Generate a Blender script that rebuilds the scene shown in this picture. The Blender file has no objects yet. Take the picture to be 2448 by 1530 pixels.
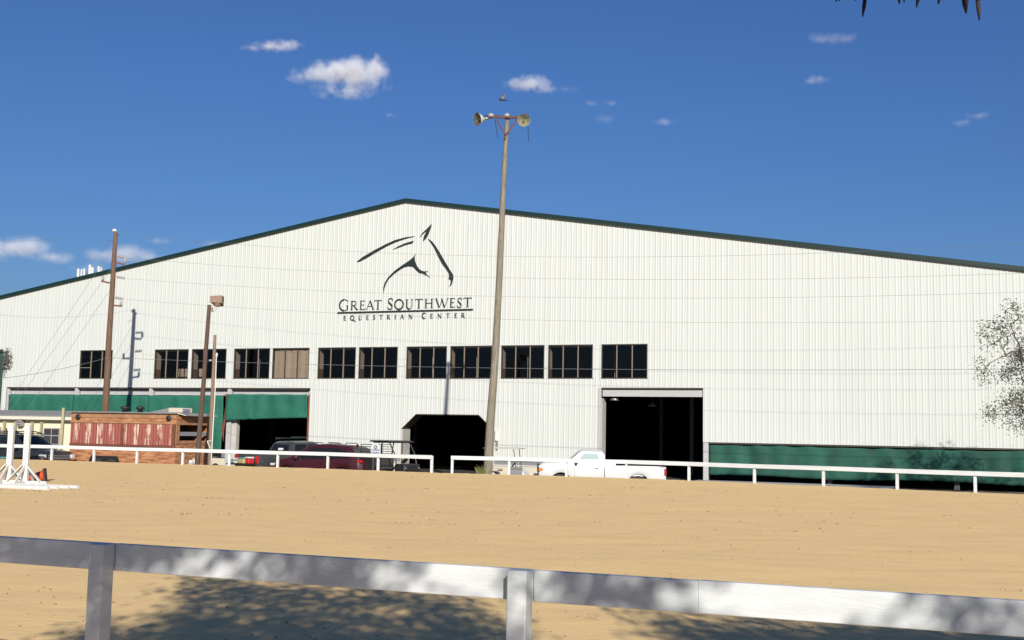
import bpy, bmesh, math, random
from math import sin, cos, pi, radians, sqrt, atan2
from mathutils import Vector, Matrix, noise
random.seed(7)
C = bpy.context.scene.collection
sc = bpy.context.scene

# ------------------------------------------------------------------ camera, sky, sun, exposure
CAMH = 1.6; FPX = 2750.0; PITCH = radians(5.6); ROLL = radians(1.08)
cam_d = bpy.data.cameras.new('camera'); cam = bpy.data.objects.new('camera', cam_d); C.objects.link(cam)
cam_d.sensor_width = 36; cam_d.lens = 36*FPX/2448; cam_d.clip_end = 9000; cam_d.clip_start = 0.05
cam.matrix_world = Matrix.Translation((0, 0, CAMH)) @ Matrix.Rotation(pi/2+PITCH, 4, 'X') @ Matrix.Rotation(ROLL, 4, 'Z')
sc.camera = cam
SUN_EL = radians(25); SUN_AZ = radians(-9.5)          # direction the light travels, from +Y towards +X
LDIR = Vector((sin(SUN_AZ)*cos(SUN_EL), cos(SUN_AZ)*cos(SUN_EL), -sin(SUN_EL)))
sd = bpy.data.lights.new('sun', 'SUN'); sun = bpy.data.objects.new('sun', sd); C.objects.link(sun)
sd.energy = 4.3; sd.angle = radians(0.53); sd.color = (1.0, 0.945, 0.85)
sun.rotation_euler = LDIR.to_track_quat('-Z', 'Y').to_euler()
w = bpy.data.worlds.new('World'); sc.world = w; w.use_nodes = True
nt = w.node_tree; bg = nt.nodes['Background']
sky = nt.nodes.new('ShaderNodeTexSky'); sky.sky_type = 'NISHITA'; sky.sun_disc = False
sky.sun_elevation = SUN_EL; sky.sun_rotation = radians(170.5)
sky.air_density = 1.4; sky.dust_density = 0.6; sky.ozone_density = 10.0; sky.altitude = 0
tint = nt.nodes.new('ShaderNodeMix'); tint.data_type = 'RGBA'; tint.blend_type = 'MULTIPLY'; tint.inputs['Factor'].default_value = 1
tint.inputs['B'].default_value = (.74, .78, .98, 1)          # deeper, cleaner autumn air than the model's
nt.links.new(sky.outputs[0], tint.inputs['A']); nt.links.new(tint.outputs['Result'], bg.inputs[0]); bg.inputs[1].default_value = 0.053
sc.view_settings.view_transform = 'Standard'; sc.view_settings.look = 'None'
sc.view_settings.exposure = 0.68; sc.view_settings.gamma = 1.0
sc.cycles.volume_step_rate = 0.6; sc.cycles.volume_bounces = 3; sc.cycles.volume_max_steps = 256

# ------------------------------------------------------------------ where a place on the photograph is
def ray(px, py):
    x = (px-1224)/FPX; y = -(py-765)/FPX
    c, s = cos(ROLL), sin(ROLL); xr = c*x-s*y; yr = s*x+c*y
    return Vector((xr, cos(PITCH)-sin(PITCH)*yr, sin(PITCH)+cos(PITCH)*yr))
def ground_at(px, py, z=0.0):
    r = ray(px, py); return r*((z-CAMH)/r.z)+Vector((0, 0, CAMH))
def depth_at(px, py, Y):
    r = ray(px, py); return r*(Y/r.y)+Vector((0, 0, CAMH))
YAW = radians(22); BX, BY = -6.25, 68.2
def wall_at(px, py, d=0.0):                             # (s, z) on the arena wall, d metres in front of it
    r = ray(px, py); nx, ny = sin(YAW), cos(YAW)
    t = (BX*nx+BY*ny-d)/(r.x*nx+r.y*ny); P = r*t
    return ((P.x-BX)*cos(YAW)-(P.y-BY)*sin(YAW), P.z+CAMH)
def wall_world(s, z, d=0.0):
    return Vector((BX+s*cos(YAW)-d*sin(YAW), BY-s*sin(YAW)-d*cos(YAW), z))

# ------------------------------------------------------------------ materials
def newmat(name):
    m = bpy.data.materials.new(name); m.use_nodes = True
    return m, m.node_tree, m.node_tree.nodes['Principled BSDF']
def N(nt, t, **k):
    n = nt.nodes.new(t)
    for a, b in k.items(): setattr(n, a, b)
    return n
def mat(name, col, rough=0.6, metal=0.0, var=0.0, scale=3.0, col2=None, bump=0.0, bscale=30.0, stretch=(1, 1, 1), spec=None, coat=0.0, lo=0.35, hi=0.65, detail=6):
    m, nt, b = newmat(name); col = tuple(c*KS for c in col); col2 = tuple(c*KS for c in col2) if col2 else None
    b.inputs['Roughness'].default_value = rough; b.inputs['Metallic'].default_value = metal
    b.inputs['Base Color'].default_value = (*col, 1)
    if spec is not None: b.inputs['Specular IOR Level'].default_value = spec
    if coat: b.inputs['Coat Weight'].default_value = coat; b.inputs['Coat Roughness'].default_value = 0.05
    tc = N(nt, 'ShaderNodeTexCoord'); mp = N(nt, 'ShaderNodeMapping'); mp.inputs['Scale'].default_value = stretch
    nt.links.new(tc.outputs['Object'], mp.inputs[0])
    if col2 is None and var > 0: col2 = tuple(max(0, c*(1-var)) for c in col)
    if col2 is not None:
        n = N(nt, 'ShaderNodeTexNoise'); n.inputs['Scale'].default_value = scale; n.inputs['Detail'].default_value = detail; n.inputs['Roughness'].default_value = 0.62
        nt.links.new(mp.outputs[0], n.inputs[0])
        r = N(nt, 'ShaderNodeValToRGB'); r.color_ramp.elements[0].position = lo; r.color_ramp.elements[1].position = hi
        r.color_ramp.elements[0].color = (*col2, 1); r.color_ramp.elements[1].color = (*col, 1)
        nt.links.new(n.outputs[0], r.inputs[0]); nt.links.new(r.outputs[0], b.inputs['Base Color'])
    if bump:
        n2 = N(nt, 'ShaderNodeTexNoise'); n2.inputs['Scale'].default_value = bscale; n2.inputs['Detail'].default_value = 5
        nt.links.new(mp.outputs[0], n2.inputs[0])
        bp = N(nt, 'ShaderNodeBump'); bp.inputs['Strength'].default_value = bump; bp.inputs['Distance'].default_value = 0.02
        nt.links.new(n2.outputs[0], bp.inputs['Height']); nt.links.new(bp.outputs[0], b.inputs['Normal'])
    return m
def glass(name, tint, gloss=0.12):
    m, nt, b = newmat(name); nt.nodes.remove(b)
    out = nt.nodes['Material Output']
    t = N(nt, 'ShaderNodeBsdfTransparent'); t.inputs[0].default_value = (*tint, 1)
    g = N(nt, 'ShaderNodeBsdfGlossy'); g.inputs['Roughness'].default_value = 0.03; g.inputs[0].default_value = (.9, .95, 1, 1)
    fr = N(nt, 'ShaderNodeFresnel'); fr.inputs[0].default_value = 1.5
    ad = N(nt, 'ShaderNodeMath', operation='MULTIPLY'); ad.inputs[1].default_value = gloss/0.04
    ad.use_clamp = True
    mx = N(nt, 'ShaderNodeMixShader'); nt.links.new(fr.outputs[0], ad.inputs[0]); nt.links.new(ad.outputs[0], mx.inputs[0])
    nt.links.new(t.outputs[0], mx.inputs[1]); nt.links.new(g.outputs[0], mx.inputs[2]); nt.links.new(mx.outputs[0], out.inputs[0])
    return m
def leafmat(name, col, col2):
    m, nt, b = newmat(name); b.inputs['Roughness'].default_value = 0.55
    g = N(nt, 'ShaderNodeNewGeometry'); r = N(nt, 'ShaderNodeValToRGB')
    r.color_ramp.elements[0].color = (*col, 1); r.color_ramp.elements[1].color = (*col2, 1)
    nt.links.new(g.outputs['Random Per Island'], r.inputs[0]); nt.links.new(r.outputs[0], b.inputs['Base Color'])
    return m

KS = .74
M = {}
M['siding'] = mat('white ribbed steel', (.64, .665, .632), .42, var=.06, scale=.8, stretch=(2.5, 1, .12), lo=.3, hi=.6)
M['trim'] = mat('dark green trim', (.004, .026, .022), .45)
M['jamb'] = mat('pale jamb metal', (.52, .50, .46), .6, var=.12, scale=2)
M['greypanel'] = mat('grey header steel', (.50, .50, .50), .5, var=.1, scale=1.5, stretch=(1, 1, 3))
M['darkmetal'] = mat('dark bronze frame', (.055, .042, .03), .5)
M['bronze'] = mat('bronze mullion', (.28, .22, .16), .5)
M['beige'] = mat('beige board', (.42, .33, .23), .8, var=.08)
M['brown'] = mat('brown wainscot', (.17, .09, .05), .8, var=.2)
M['blind'] = mat('tan blind cloth', (.47, .37, .26), .9, var=.1, scale=2, bump=.3, bscale=3)
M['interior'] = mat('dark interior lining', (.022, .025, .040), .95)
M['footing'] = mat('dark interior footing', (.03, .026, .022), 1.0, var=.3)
M['column'] = mat('interior grey steel', (.22, .22, .24), .7)
M['logo'] = mat('painted dark green lettering', (.014, .022, .022), .5)
M['curtain'] = mat('green mesh curtain', (.012, .155, .10), .8, var=.28, scale=1.3, stretch=(1.2, 1, .5), bump=.4, bscale=2.0)
M['curtain_dk'] = mat('old green screen', (.02, .075, .055), .85, var=.3, scale=2)
M['foundation'] = mat('cream painted base', (.66, .60, .47), .8, var=.1)
M['concrete'] = mat('concrete apron', (.42, .42, .42), .9, var=.15, scale=3)
M['rust'] = mat('rust painted steel', (.22, .065, .035), .8, var=.4, scale=3)
M['railpaint'] = mat('white fence paint', (.735, .765, .775), .55, var=.13, scale=2.2, stretch=(1, 1, 6), bump=.15, bscale=25)
M['whitepaint'] = mat('white weathered paint', (.78, .77, .73), .6, var=.14, scale=9)
M['polewood'] = mat('weathered grey pole wood', (.30, .265, .20), .9, var=.5, scale=6, stretch=(4, 4, .35), bump=.5, bscale=12)
M['polebrown'] = mat('brown pole wood', (.20, .115, .075), .9, var=.45, scale=6, stretch=(4, 4, .35), bump=.4, bscale=12)
M['poledark'] = mat('dark creosote wood', (.125, .075, .055), .9, var=.4, scale=5, stretch=(4, 4, .35), bump=.4, bscale=12)
M['polelite'] = mat('light service pole wood', (.27, .195, .145), .9, var=.35, scale=6, stretch=(4, 4, .35))
M['treated'] = mat('treated deck wood', (.47, .41, .23), .85, var=.25, scale=5, stretch=(5, 5, .5))
M['creamsiding'] = mat('cream vinyl siding', (.80, .75, .56), .7, var=.04)
M['fascia'] = mat('pale fascia', (.74, .71, .60), .7, var=.06)
M['shingle'] = mat('grey shingle', (.30, .30, .29), .9, var=.25, scale=8)
M['winframe'] = mat('grey window frame', (.35, .34, .32), .6)
M['porcelain'] = mat('grey insulator', (.38, .36, .34), .35)
M['steel'] = mat('galvanised steel', (.45, .45, .44), .45, metal=.6)
M['wire'] = mat('grey wire', (.22, .22, .22), .7)
M['blackmat'] = mat('black plastic', (.016, .016, .017), .55)
M['tyre'] = mat('tyre rubber', (.035, .033, .031), .9, var=.3, scale=20)
M['rim'] = mat('alloy rim', (.42, .42, .43), .3, metal=.8)
M['greyrim'] = mat('grey steel rim', (.30, .30, .30), .5, metal=.5)
M['chrome'] = mat('chrome', (.75, .75, .76), .12, metal=1.0)
M['whitecar'] = mat('white car paint', (.68, .69, .69), .35, coat=.4, var=.05, scale=3)
M['maroon'] = mat('maroon car paint', (.050, .006, .010), .42, coat=.25)
M['blackcar'] = mat('black car paint', (.022, .022, .022), .4, coat=.35)
M['greycar'] = mat('dark grey car paint', (.05, .05, .052), .4, coat=.4)
M['carglass'] = mat('dark car glass', (.014, .016, .017), .14, spec=.35)
M['clearglass'] = glass('clear car glass', (.62, .70, .70), .035)
M['winglass'] = glass('tinted window glass', (.80, .80, .82), .03)
M['redlens'] = mat('red lens', (.45, .012, .015), .2, coat=.5)
M['amber'] = mat('amber lens', (.75, .20, .02), .25)
M['clearlens'] = mat('clear lamp lens', (.62, .64, .66), .12, coat=.8)
M['seat'] = mat('dark seat', (.04, .035, .035), .8)
M['bluegrey'] = mat('blue grey seat', (.24, .33, .37), .8)
M['tan'] = mat('tan golf cart roof', (.58, .52, .42), .6)
M['signwhite'] = mat('white sign board', (.82, .83, .85), .5)
M['blue'] = mat('blue lettering', (.03, .07, .32), .5)
M['orange'] = mat('orange cone plastic', (.80, .10, .03), .5, var=.1)
M['coneblack'] = mat('black cone base', (.09, .045, .035), .8)
M['tank'] = mat('white propane tank', (.75, .75, .74), .4)
M['tankgrey'] = mat('grey propane tank', (.34, .35, .36), .45)
M['lampglass'] = glass('floodlight glass', (.62, .60, .50), .03)
M['reflector'] = mat('floodlight reflector', (.72, .72, .66), .45)
M['floodbrown'] = mat('brown floodlight box', (.27, .17, .11), .6, var=.2)
M['redprimer'] = mat('red primer steel', (.085, .02, .02), .7)
M['bark'] = mat('oak bark', (.14, .125, .105), .95, var=.4, scale=10, bump=.6)
M['leaf_oak'] = leafmat('oak leaves', (.06, .068, .045), (.15, .155, .10))
M['leaf_near'] = leafmat('canopy leaves', (.03, .045, .015), (.06, .08, .03))
M['twig'] = mat('hanging twig', (.045, .028, .028), .9)
M['weed'] = leafmat('weed blades', (.07, .09, .02), (.16, .15, .05))
M['cactus'] = mat('agave pad', (.30, .22, .15), .8, var=.3)
M['bird'] = mat('bird feathers', (.03, .025, .025), .7)
M['birdwhite'] = mat('bird white feathers', (.6, .6, .62), .7)
M['vine'] = mat('dry vine', (.13, .125, .11), .95, var=.3)
M['skinred'] = mat('red cooler plastic', (.55, .02, .03), .5)
M['teal'] = mat('teal plastic', (.10, .36, .33), .6)
M['sand_y'] = mat('yellow feed bag', (.5, .40, .18), .8)
M['orangewood'] = mat('varnished orange wood', (.44, .23, .12), .7, var=.3)
M['clod'] = mat('dirt clod', (.32, .21, .12), 1.0, var=.4, scale=20)

def plank_mat():
    m, nt, b = newmat('weathered orange plywood'); b.inputs['Roughness'].default_value = .75
    tc = N(nt, 'ShaderNodeTexCoord'); mp = N(nt, 'ShaderNodeMapping'); mp.inputs['Scale'].default_value = (1.1, 1.1, 6)
    n = N(nt, 'ShaderNodeTexNoise'); n.inputs['Scale'].default_value = 1.5; n.inputs['Detail'].default_value = 9; n.inputs['Roughness'].default_value = .7
    r = N(nt, 'ShaderNodeValToRGB'); e = r.color_ramp.elements
    e[0].position = .38; e[0].color = (.16, .05, .02, 1); e[1].position = .60; e[1].color = (.42, .21, .10, 1)
    k = e.new(.5); k.color = (.30, .13, .06, 1)
    nt.links.new(tc.outputs['Object'], mp.inputs[0]); nt.links.new(mp.outputs[0], n.inputs[0]); nt.links.new(n.outputs[0], r.inputs[0]); nt.links.new(r.outputs[0], b.inputs[0])
    return m
def rustpanel_mat():
    m, nt, b = newmat('peeling red corrugated'); b.inputs['Roughness'].default_value = .7
    tc = N(nt, 'ShaderNodeTexCoord')
    mp = N(nt, 'ShaderNodeMapping'); mp.inputs['Scale'].default_value = (3.2, 3.2, .55)
    n = N(nt, 'ShaderNodeTexNoise'); n.inputs['Scale'].default_value = 2.6; n.inputs['Detail'].default_value = 10; n.inputs['Roughness'].default_value = .72
    nt.links.new(tc.outputs['Object'], mp.inputs[0]); nt.links.new(mp.outputs[0], n.inputs[0])
    r = N(nt, 'ShaderNodeValToRGB'); e = r.color_ramp.elements
    e[0].position = .47; e[0].color = (.22, .055, .04, 1); e[1].position = .56; e[1].color = (.46, .34, .28, 1)
    nt.links.new(n.outputs[0], r.inputs[0])
    # whole sheets that lost their paint
    sx = N(nt, 'ShaderNodeSeparateXYZ'); nt.links.new(tc.outputs['Object'], sx.inputs[0])
    mu = N(nt, 'ShaderNodeMath', operation='MULTIPLY'); mu.inputs[1].default_value = 1.45
    fl = N(nt, 'ShaderNodeMath', operation='FRACT'); nt.links.new(sx.outputs[0], mu.inputs[0]); nt.links.new(mu.outputs[0], fl.inputs[0])
    gt = N(nt, 'ShaderNodeMath', operation='GREATER_THAN'); gt.inputs[1].default_value = .52; nt.links.new(fl.outputs[0], gt.inputs[0])
    mx = N(nt, 'ShaderNodeMix', data_type='RGBA'); mx.inputs['A'].default_value = (.23, .06, .045, 1)
    nt.links.new(gt.outputs[0], mx.inputs['Factor']); nt.links.new(r.outputs[0], mx.inputs['B'])
    nt.links.new(mx.outputs['Result'], b.inputs[0])
    return m
M['plywood'] = plank_mat(); M['rustpanel'] = rustpanel_mat()

def sand_mat():
    m, nt, b = newmat('raked arena sand'); b.inputs['Roughness'].default_value = .95; b.inputs['Specular IOR Level'].default_value = .1
    tc = N(nt, 'ShaderNodeTexCoord')
    mp = N(nt, 'ShaderNodeMapping'); mp.inputs['Scale'].default_value = (.55, 1.25, 1); mp.inputs['Rotation'].default_value = (0, 0, radians(12))
    n = N(nt, 'ShaderNodeTexNoise'); n.inputs['Scale'].default_value = 1.4; n.inputs['Detail'].default_value = 12; n.inputs['Roughness'].default_value = .68
    nt.links.new(tc.outputs['Object'], mp.inputs[0]); nt.links.new(mp.outputs[0], n.inputs[0])
    r = N(nt, 'ShaderNodeValToRGB'); e = r.color_ramp.elements
    e[0].position = .25; e[0].color = (.64, .455, .215, 1); e[1].position = .65; e[1].color = (.73, .515, .25, 1)
    nt.links.new(n.outputs[0], r.inputs[0])
    # damp crumbs
    n2 = N(nt, 'ShaderNodeTexNoise'); n2.inputs['Scale'].default_value = 5.0; n2.inputs['Detail'].default_value = 8; n2.inputs['Roughness'].default_value = .75
    mp2 = N(nt, 'ShaderNodeMapping'); mp2.inputs['Scale'].default_value = (.45, 1.5, 1); nt.links.new(tc.outputs['Object'], mp2.inputs[0]); nt.links.new(mp2.outputs[0], n2.inputs[0])
    r2 = N(nt, 'ShaderNodeValToRGB'); e = r2.color_ramp.elements; e[0].position = .57; e[0].color = (0, 0, 0, 1); e[1].position = .70; e[1].color = (.6, .6, .6, 1)
    nt.links.new(n2.outputs[0], r2.inputs[0])
    mx = N(nt, 'ShaderNodeMix', data_type='RGBA'); mx.inputs['B'].default_value = (.42, .285, .125, 1)
    nt.links.new(r2.outputs[0], mx.inputs['Factor']); nt.links.new(r.outputs[0], mx.inputs['A']); nt.links.new(mx.outputs['Result'], b.inputs[0])
    n3 = N(nt, 'ShaderNodeTexNoise'); n3.inputs['Scale'].default_value = 14; n3.inputs['Detail'].default_value = 8; nt.links.new(mp2.outputs[0], n3.inputs[0])
    bp = N(nt, 'ShaderNodeBump'); bp.inputs['Strength'].default_value = .4; bp.inputs['Distance'].default_value = .025
    nt.links.new(n3.outputs[0], bp.inputs['Height']); nt.links.new(bp.outputs[0], b.inputs['Normal'])
    return m
M['sand'] = sand_mat()
M['dirt'] = mat('packed dirt yard', (.30, .23, .16), 1.0, var=.3, scale=.6)

# ------------------------------------------------------------------ mesh builder
class MB:
    def __init__(s): s.v = []; s.f = []; s.m = []; s.mi = 0
    def add(s, vs, fs):
        k = len(s.v); s.v += [tuple(p) for p in vs]
        for f in fs: s.f.append(tuple(i+k for i in f)); s.m.append(s.mi)
        return s
    def box(s, x0, x1, y0, y1, z0, z1, rot=0.0, c=None):
        vs = [(x, y, z) for z in (z0, z1) for x, y in ((x0, y0), (x1, y0), (x1, y1), (x0, y1))]
        if rot:
            cx, cy = c if c else ((x0+x1)/2, (y0+y1)/2); a, b = cos(rot), sin(rot)
            vs = [(cx+(x-cx)*a-(y-cy)*b, cy+(x-cx)*b+(y-cy)*a, z) for x, y, z in vs]
        return s.add(vs, [(0, 3, 2, 1), (4, 5, 6, 7), (0, 1, 5, 4), (1, 2, 6, 5), (2, 3, 7, 6), (3, 0, 4, 7)])
    def bar(s, p0, p1, w, h, up=(0, 0, 1)):
        p0 = Vector(p0); p1 = Vector(p1); d = (p1-p0).normalized(); u = Vector(up)
        a = d.cross(u)
        if a.length < 1e-4: a = d.cross(Vector((0, 1, 0)))
        a.normalize(); b = a.cross(d)
        vs = [p+a*(i*w/2)+b*(j*h/2) for p in (p0, p1) for i, j in ((-1, -1), (1, -1), (1, 1), (-1, 1))]
        return s.add(vs, [(0, 1, 2, 3), (7, 6, 5, 4), (0, 4, 5, 1), (1, 5, 6, 2), (2, 6, 7, 3), (3, 7, 4, 0)])
    def tube(s, pts, r, n=8, cap=True):
        pts = [Vector(p) for p in pts]; R = r if isinstance(r, (list, tuple)) else [r]*len(pts)
        vs = []; fs = []; pa = None
        for i, p in enumerate(pts):
            d = (pts[min(i+1, len(pts)-1)]-pts[max(i-1, 0)]).normalized()
            if pa is None:
                pa = d.cross(Vector((0, 0, 1)))
                if pa.length < 1e-3: pa = d.cross(Vector((0, 1, 0)))
            pa = (pa-d*pa.dot(d)).normalized(); b = d.cross(pa)
            for k in range(n):
                t = 2*pi*k/n; vs.append(p+(pa*cos(t)+b*sin(t))*R[i])
        for i in range(len(pts)-1):
            for k in range(n):
                a = i*n+k; c = i*n+(k+1) % n; fs.append((a, c, c+n, a+n))
        if cap: fs.append(tuple(range(n))[::-1]); fs.append(tuple((len(pts)-1)*n+k for k in range(n)))
        return s.add(vs, fs)
    def lathe(s, prof, n=16, o=(0, 0, 0), axis='Z', cap=True):   # prof (r, h)
        vs = []; fs = []; o = Vector(o)
        for r, h in prof:
            for k in range(n):
                t = 2*pi*k/n; a, b = r*cos(t), r*sin(t)
                vs.append(o+Vector({'Z': (a, b, h), 'Y': (a, h, b), 'X': (h, a, b)}[axis]))
        for i in range(len(prof)-1):
            for k in range(n):
                a = i*n+k; c = i*n+(k+1) % n; fs.append((a, c, c+n, a+n))
        if cap: fs.append(tuple(range(n))[::-1]); fs.append(tuple((len(prof)-1)*n+k for k in range(n)))
        return s.add(vs, fs)
    def prism(s, poly, h0, h1, axis='Y'):                        # poly in the other two axes
        n = len(poly); vs = []
        for h in (h0, h1):
            for a, b in poly: vs.append({'Y': (a, h, b), 'Z': (a, b, h), 'X': (h, a, b)}[axis])
        fs = [tuple(range(n)), tuple(range(2*n-1, n-1, -1))]+[(i, (i+1) % n, (i+1) % n+n, i+n) for i in range(n)]
        return s.add(vs, fs)
    def xf(s, mtx):
        s.v = [tuple(mtx @ Vector(p)) for p in s.v]; return s
    def build(s, name, mats, parent=None, smooth=False, bevel=0.0, label=None, recalc=True, auto=None):
        me = bpy.data.meshes.new(name); me.from_pydata(s.v, [], s.f)
        for mm in (mats if isinstance(mats, (list, tuple)) else [mats]): me.materials.append(mm)
        if any(s.m): me.polygons.foreach_set('material_index', s.m)
        if recalc or bevel:
            bm = bmesh.new(); bm.from_mesh(me)
            if recalc: bmesh.ops.recalc_face_normals(bm, faces=bm.faces)
            if bevel: bmesh.ops.bevel(bm, geom=list(bm.edges), offset=bevel, segments=1, affect='EDGES', clamp_overlap=True)
            bm.to_mesh(me); bm.free()
        if smooth: me.polygons.foreach_set('use_smooth', [True]*len(me.polygons))
        if auto:
            me.polygons.foreach_set('use_smooth', [True]*len(me.polygons))
            try: me.set_sharp_from_angle(angle=radians(auto))
            except Exception: pass
        o = bpy.data.objects.new(name, me); C.objects.link(o)
        if parent: o.parent = parent
        if label: o['label'] = label
        return o
def tag(o, label, cat, group=None, kind=None):
    if label: o['label'] = label
    if cat: o['category'] = cat
    if group: o['group'] = group
    if kind: o['kind'] = kind
    return o
def thing(name, label, cat, loc=(0, 0, 0), rz=0.0, group=None):
    o = bpy.data.objects.new(name, None); C.objects.link(o); o.location = loc; o.rotation_euler = (0, 0, rz)
    o.empty_display_size = .2
    return tag(o, label, cat, group)
def dup(root, loc, rz, label, parent=None):
    def cp(o, par):
        c = o.copy(); C.objects.link(c)
        if par: c.parent = par
        for ch in o.children: cp(ch, c)
        return c
    r = cp(root, None); r.location = loc; r.rotation_euler = (0, 0, rz)
    if label: r['label'] = label
    return r
def structure(name, mb, m, **k):
    o = mb.build(name, m, **k); o['kind'] = 'structure'; return o
GZ = -0.80                                                        # yard level beyond the fence

# ------------------------------------------------------------------ ground, arena sand
g = MB(); g.add([(-3000, -3000, GZ-.004), (3000, -3000, GZ-.004), (3000, 4000, GZ-.004), (-3000, 4000, GZ-.004)], [(0, 1, 2, 3)])
structure('ground', g, M['dirt'], recalc=False)
FENCE = [(-34.0, 56.0), (-29.0, 54.2), (-24.6, 52.6), (-22.4, 51.85), (-20.2, 51.15), (-18.1, 50.5), (-16.0, 49.8), (-13.85, 49.15), (-11.7, 48.45), (-9.55, 47.8), (-7.35, 46.95), (-5.2, 46.0), (-3.0, 44.85), (-2.2, 44.75), (0.0, 44.3), (2.16, 43.7), (4.35, 43.0), (6.5, 41.9), (8.57, 40.5), (10.6, 39.1), (12.65, 37.8), (14.65, 36.45), (16.7, 35.1), (20.8, 32.4), (25, 29.6), (33, 24.5)]
def fence_y(x):
    for (a, b), (c, d) in zip(FENCE, FENCE[1:]):
        if a <= x <= c: return b+(d-b)*(x-a)/(c-a)
    return FENCE[0][1]+(FENCE[0][0]-x)*.35 if x < FENCE[0][0] else FENCE[-1][1]-(x-FENCE[-1][0])*.6
def sand_h(x, y):
    h = noise.noise(Vector((x*.35, y*.5, 0)))*.02
    h += noise.noise(Vector((x*1.1+y*.2, y*2.2, 3)))*.008
    h += noise.noise(Vector((x*5, y*6, 7)))*.004
    return h
NX, NY = 300, 430
def build_sand():
    vs = []; fs = []
    for j in range(NY+1):
        v = (j/NY)
        for i in range(NX+1):
            u = i/NX; x = -46+u*90+0.0
            x = (-1 if u < .5 else 1)*abs(2*u-1)**1.25*48-2
            ye = fence_y(x)+.25+noise.noise(Vector((x*2.2, 0, 0)))*.08
            y = 3.0+(ye-3.0)*v**1.7 if True else 0
            h = sand_h(x, y)*min(1, (ye-y)*2+.35)
            d = ye-y
            if d < .7: h += noise.noise(Vector((x*7, y*7, 1)))*.02*(1-d/.7)
            vs.append((x, y, h))
    W = NX+1
    for j in range(NY):
        for i in range(NX): fs.append((j*W+i, j*W+i+1, (j+1)*W+i+1, (j+1)*W+i))
    k = len(vs)                                                    # the bank that falls to the yard
    for dy, z in ((.35, -.10), (.9, -.45), (1.6, GZ+.006)):
        for i in range(NX+1):
            x, y, h = vs[NY*W+i]; vs.append((x, y+dy, z+noise.noise(Vector((x*3, dy, 5)))*.03*(1 if dy < 1.5 else 0)))
    for q in range(3):
        a = NY*W if q == 0 else k+(q-1)*W; b = k+q*W
        for i in range(NX): fs.append((a+i, a+i+1, b+i+1, b+i))
    m = MB(); m.add(vs, fs); o = structure('arena_sand', m, M['sand'], recalc=False)
    o.data.polygons.foreach_set('use_smooth', [True]*len(o.data.polygons))
build_sand()
gv = MB(); n_ = 60
for j in range(2):
    for i in range(n_+1): gv.v.append((-140+280*i/n_, -80 if j == 0 else 3.6+.25*noise.noise(Vector((i*.7, 0, 0))), -.02 if j else -.012))
gv.f = [(i, i+1, n_+2+i, n_+1+i) for i in range(n_)]; gv.m = [0]*n_
structure('added_unseen_grass', gv, mat('added bounce cutting grass', (.10, .12, .06), 1.0, var=.5, scale=1.2), recalc=False)  # unseen grass added around the camera to cut warm bounce on the rail
# clods thrown up on the sand: nobody could count them
cl = MB(); rr = random.Random(3)
cents = []
for i in range(330):
    y = 9+rr.random()**1.3*34; x = (rr.random()-.46)*y*1.05
    cents.append((x, y))
for (cx_, cy_) in cents:
    for q in range(rr.choice((1, 2, 3, 5, 8))):
        x = cx_+rr.gauss(0, .35); y = cy_+rr.gauss(0, .10)
        if y > fence_y(x)-.1: continue
        r = rr.uniform(.006, .022)*(1.25 if y > 20 else .75); z = sand_h(x, y)
        a = rr.random()*6; vs = []
        for k in range(6): vs.append((x+cos(a+k)*r*rr.uniform(.8, 1.5), y+sin(a+k)*r*rr.uniform(.8, 1.4), z-.004))
        vs.append((x+rr.uniform(-.4, .4)*r, y, z+r*rr.uniform(.6, 1.1)))
        cl.add(vs, [(k, (k+1) % 6, 6) for k in range(6)])
tag(cl.build('dirt_clods', M['clod']), 'small brown clods of dirt scattered over the raked sand', 'dirt clods', kind='stuff')
# concrete apron in front of the doors
a = MB(); B0 = wall_world(17.4, 0, 2.6); 
ap = [wall_world(17.6, 0, .0), wall_world(17.6, 0, 4.2), wall_world(26.0, 0, 4.6), wall_world(27.6, 0, 2.2), wall_world(27.6, 0, .0)]
zt = -.70
a.add([(p.x, p.y, zt) for p in ap]+[(p.x, p.y, GZ) for p in ap], [(0, 1, 2, 3, 4)]+[(i, (i+1) % 5, (i+1) % 5+5, i+5) for i in range(5)])
structure('pavement', a, M['concrete'])

# ------------------------------------------------------------------ arena building
M['curtain_low'] = mat('dull green low curtain', (.008, .098, .066), .8, var=.45, scale=.9, stretch=(1.2, 1, .6), bump=.4, bscale=2.0)
bld = thing('arena_building', 'huge white ribbed metal arena hall with low gable, green roof trim and horse head sign', 'building', (BX, BY, 0), -YAW)
PEAK = 15.42; SL = .159; S0, S1 = -47.0, 47.0
def roof_z(s): return PEAK-SL*abs(s+.25)
WZ0, WZ1 = 4.67, 6.58
WINS = [(-24.55, -21.81), (-18.37, -15.68), (-15.43, -12.75), (-12.18, -9.50), (-9.31, -6.64), (-6.03, -3.38), (-3.18, -.54), (.04, 2.69), (2.90, 5.55), (6.12, 8.77), (8.99, 11.64), (12.13, 14.77)]
def ztop_gate(s):
    if s < .78: return 1.72+(s+.15)/(.93)*(2.58-1.72)
    if s > 4.8: return 2.58-(s-4.8)/.95*(2.58-1.72)
    return 2.58
OPEN = [(a, b, lambda s: WZ0, lambda s: WZ1) for a, b in WINS]
OPEN += [(-30.88, -6.52, lambda s: -9, lambda s: 4.10), (-.15, 5.75, lambda s: -9, ztop_gate), (12.10, 17.83, lambda s: -9, lambda s: 4.18), (17.83, 60, lambda s: -9, lambda s: 1.30)]
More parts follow.
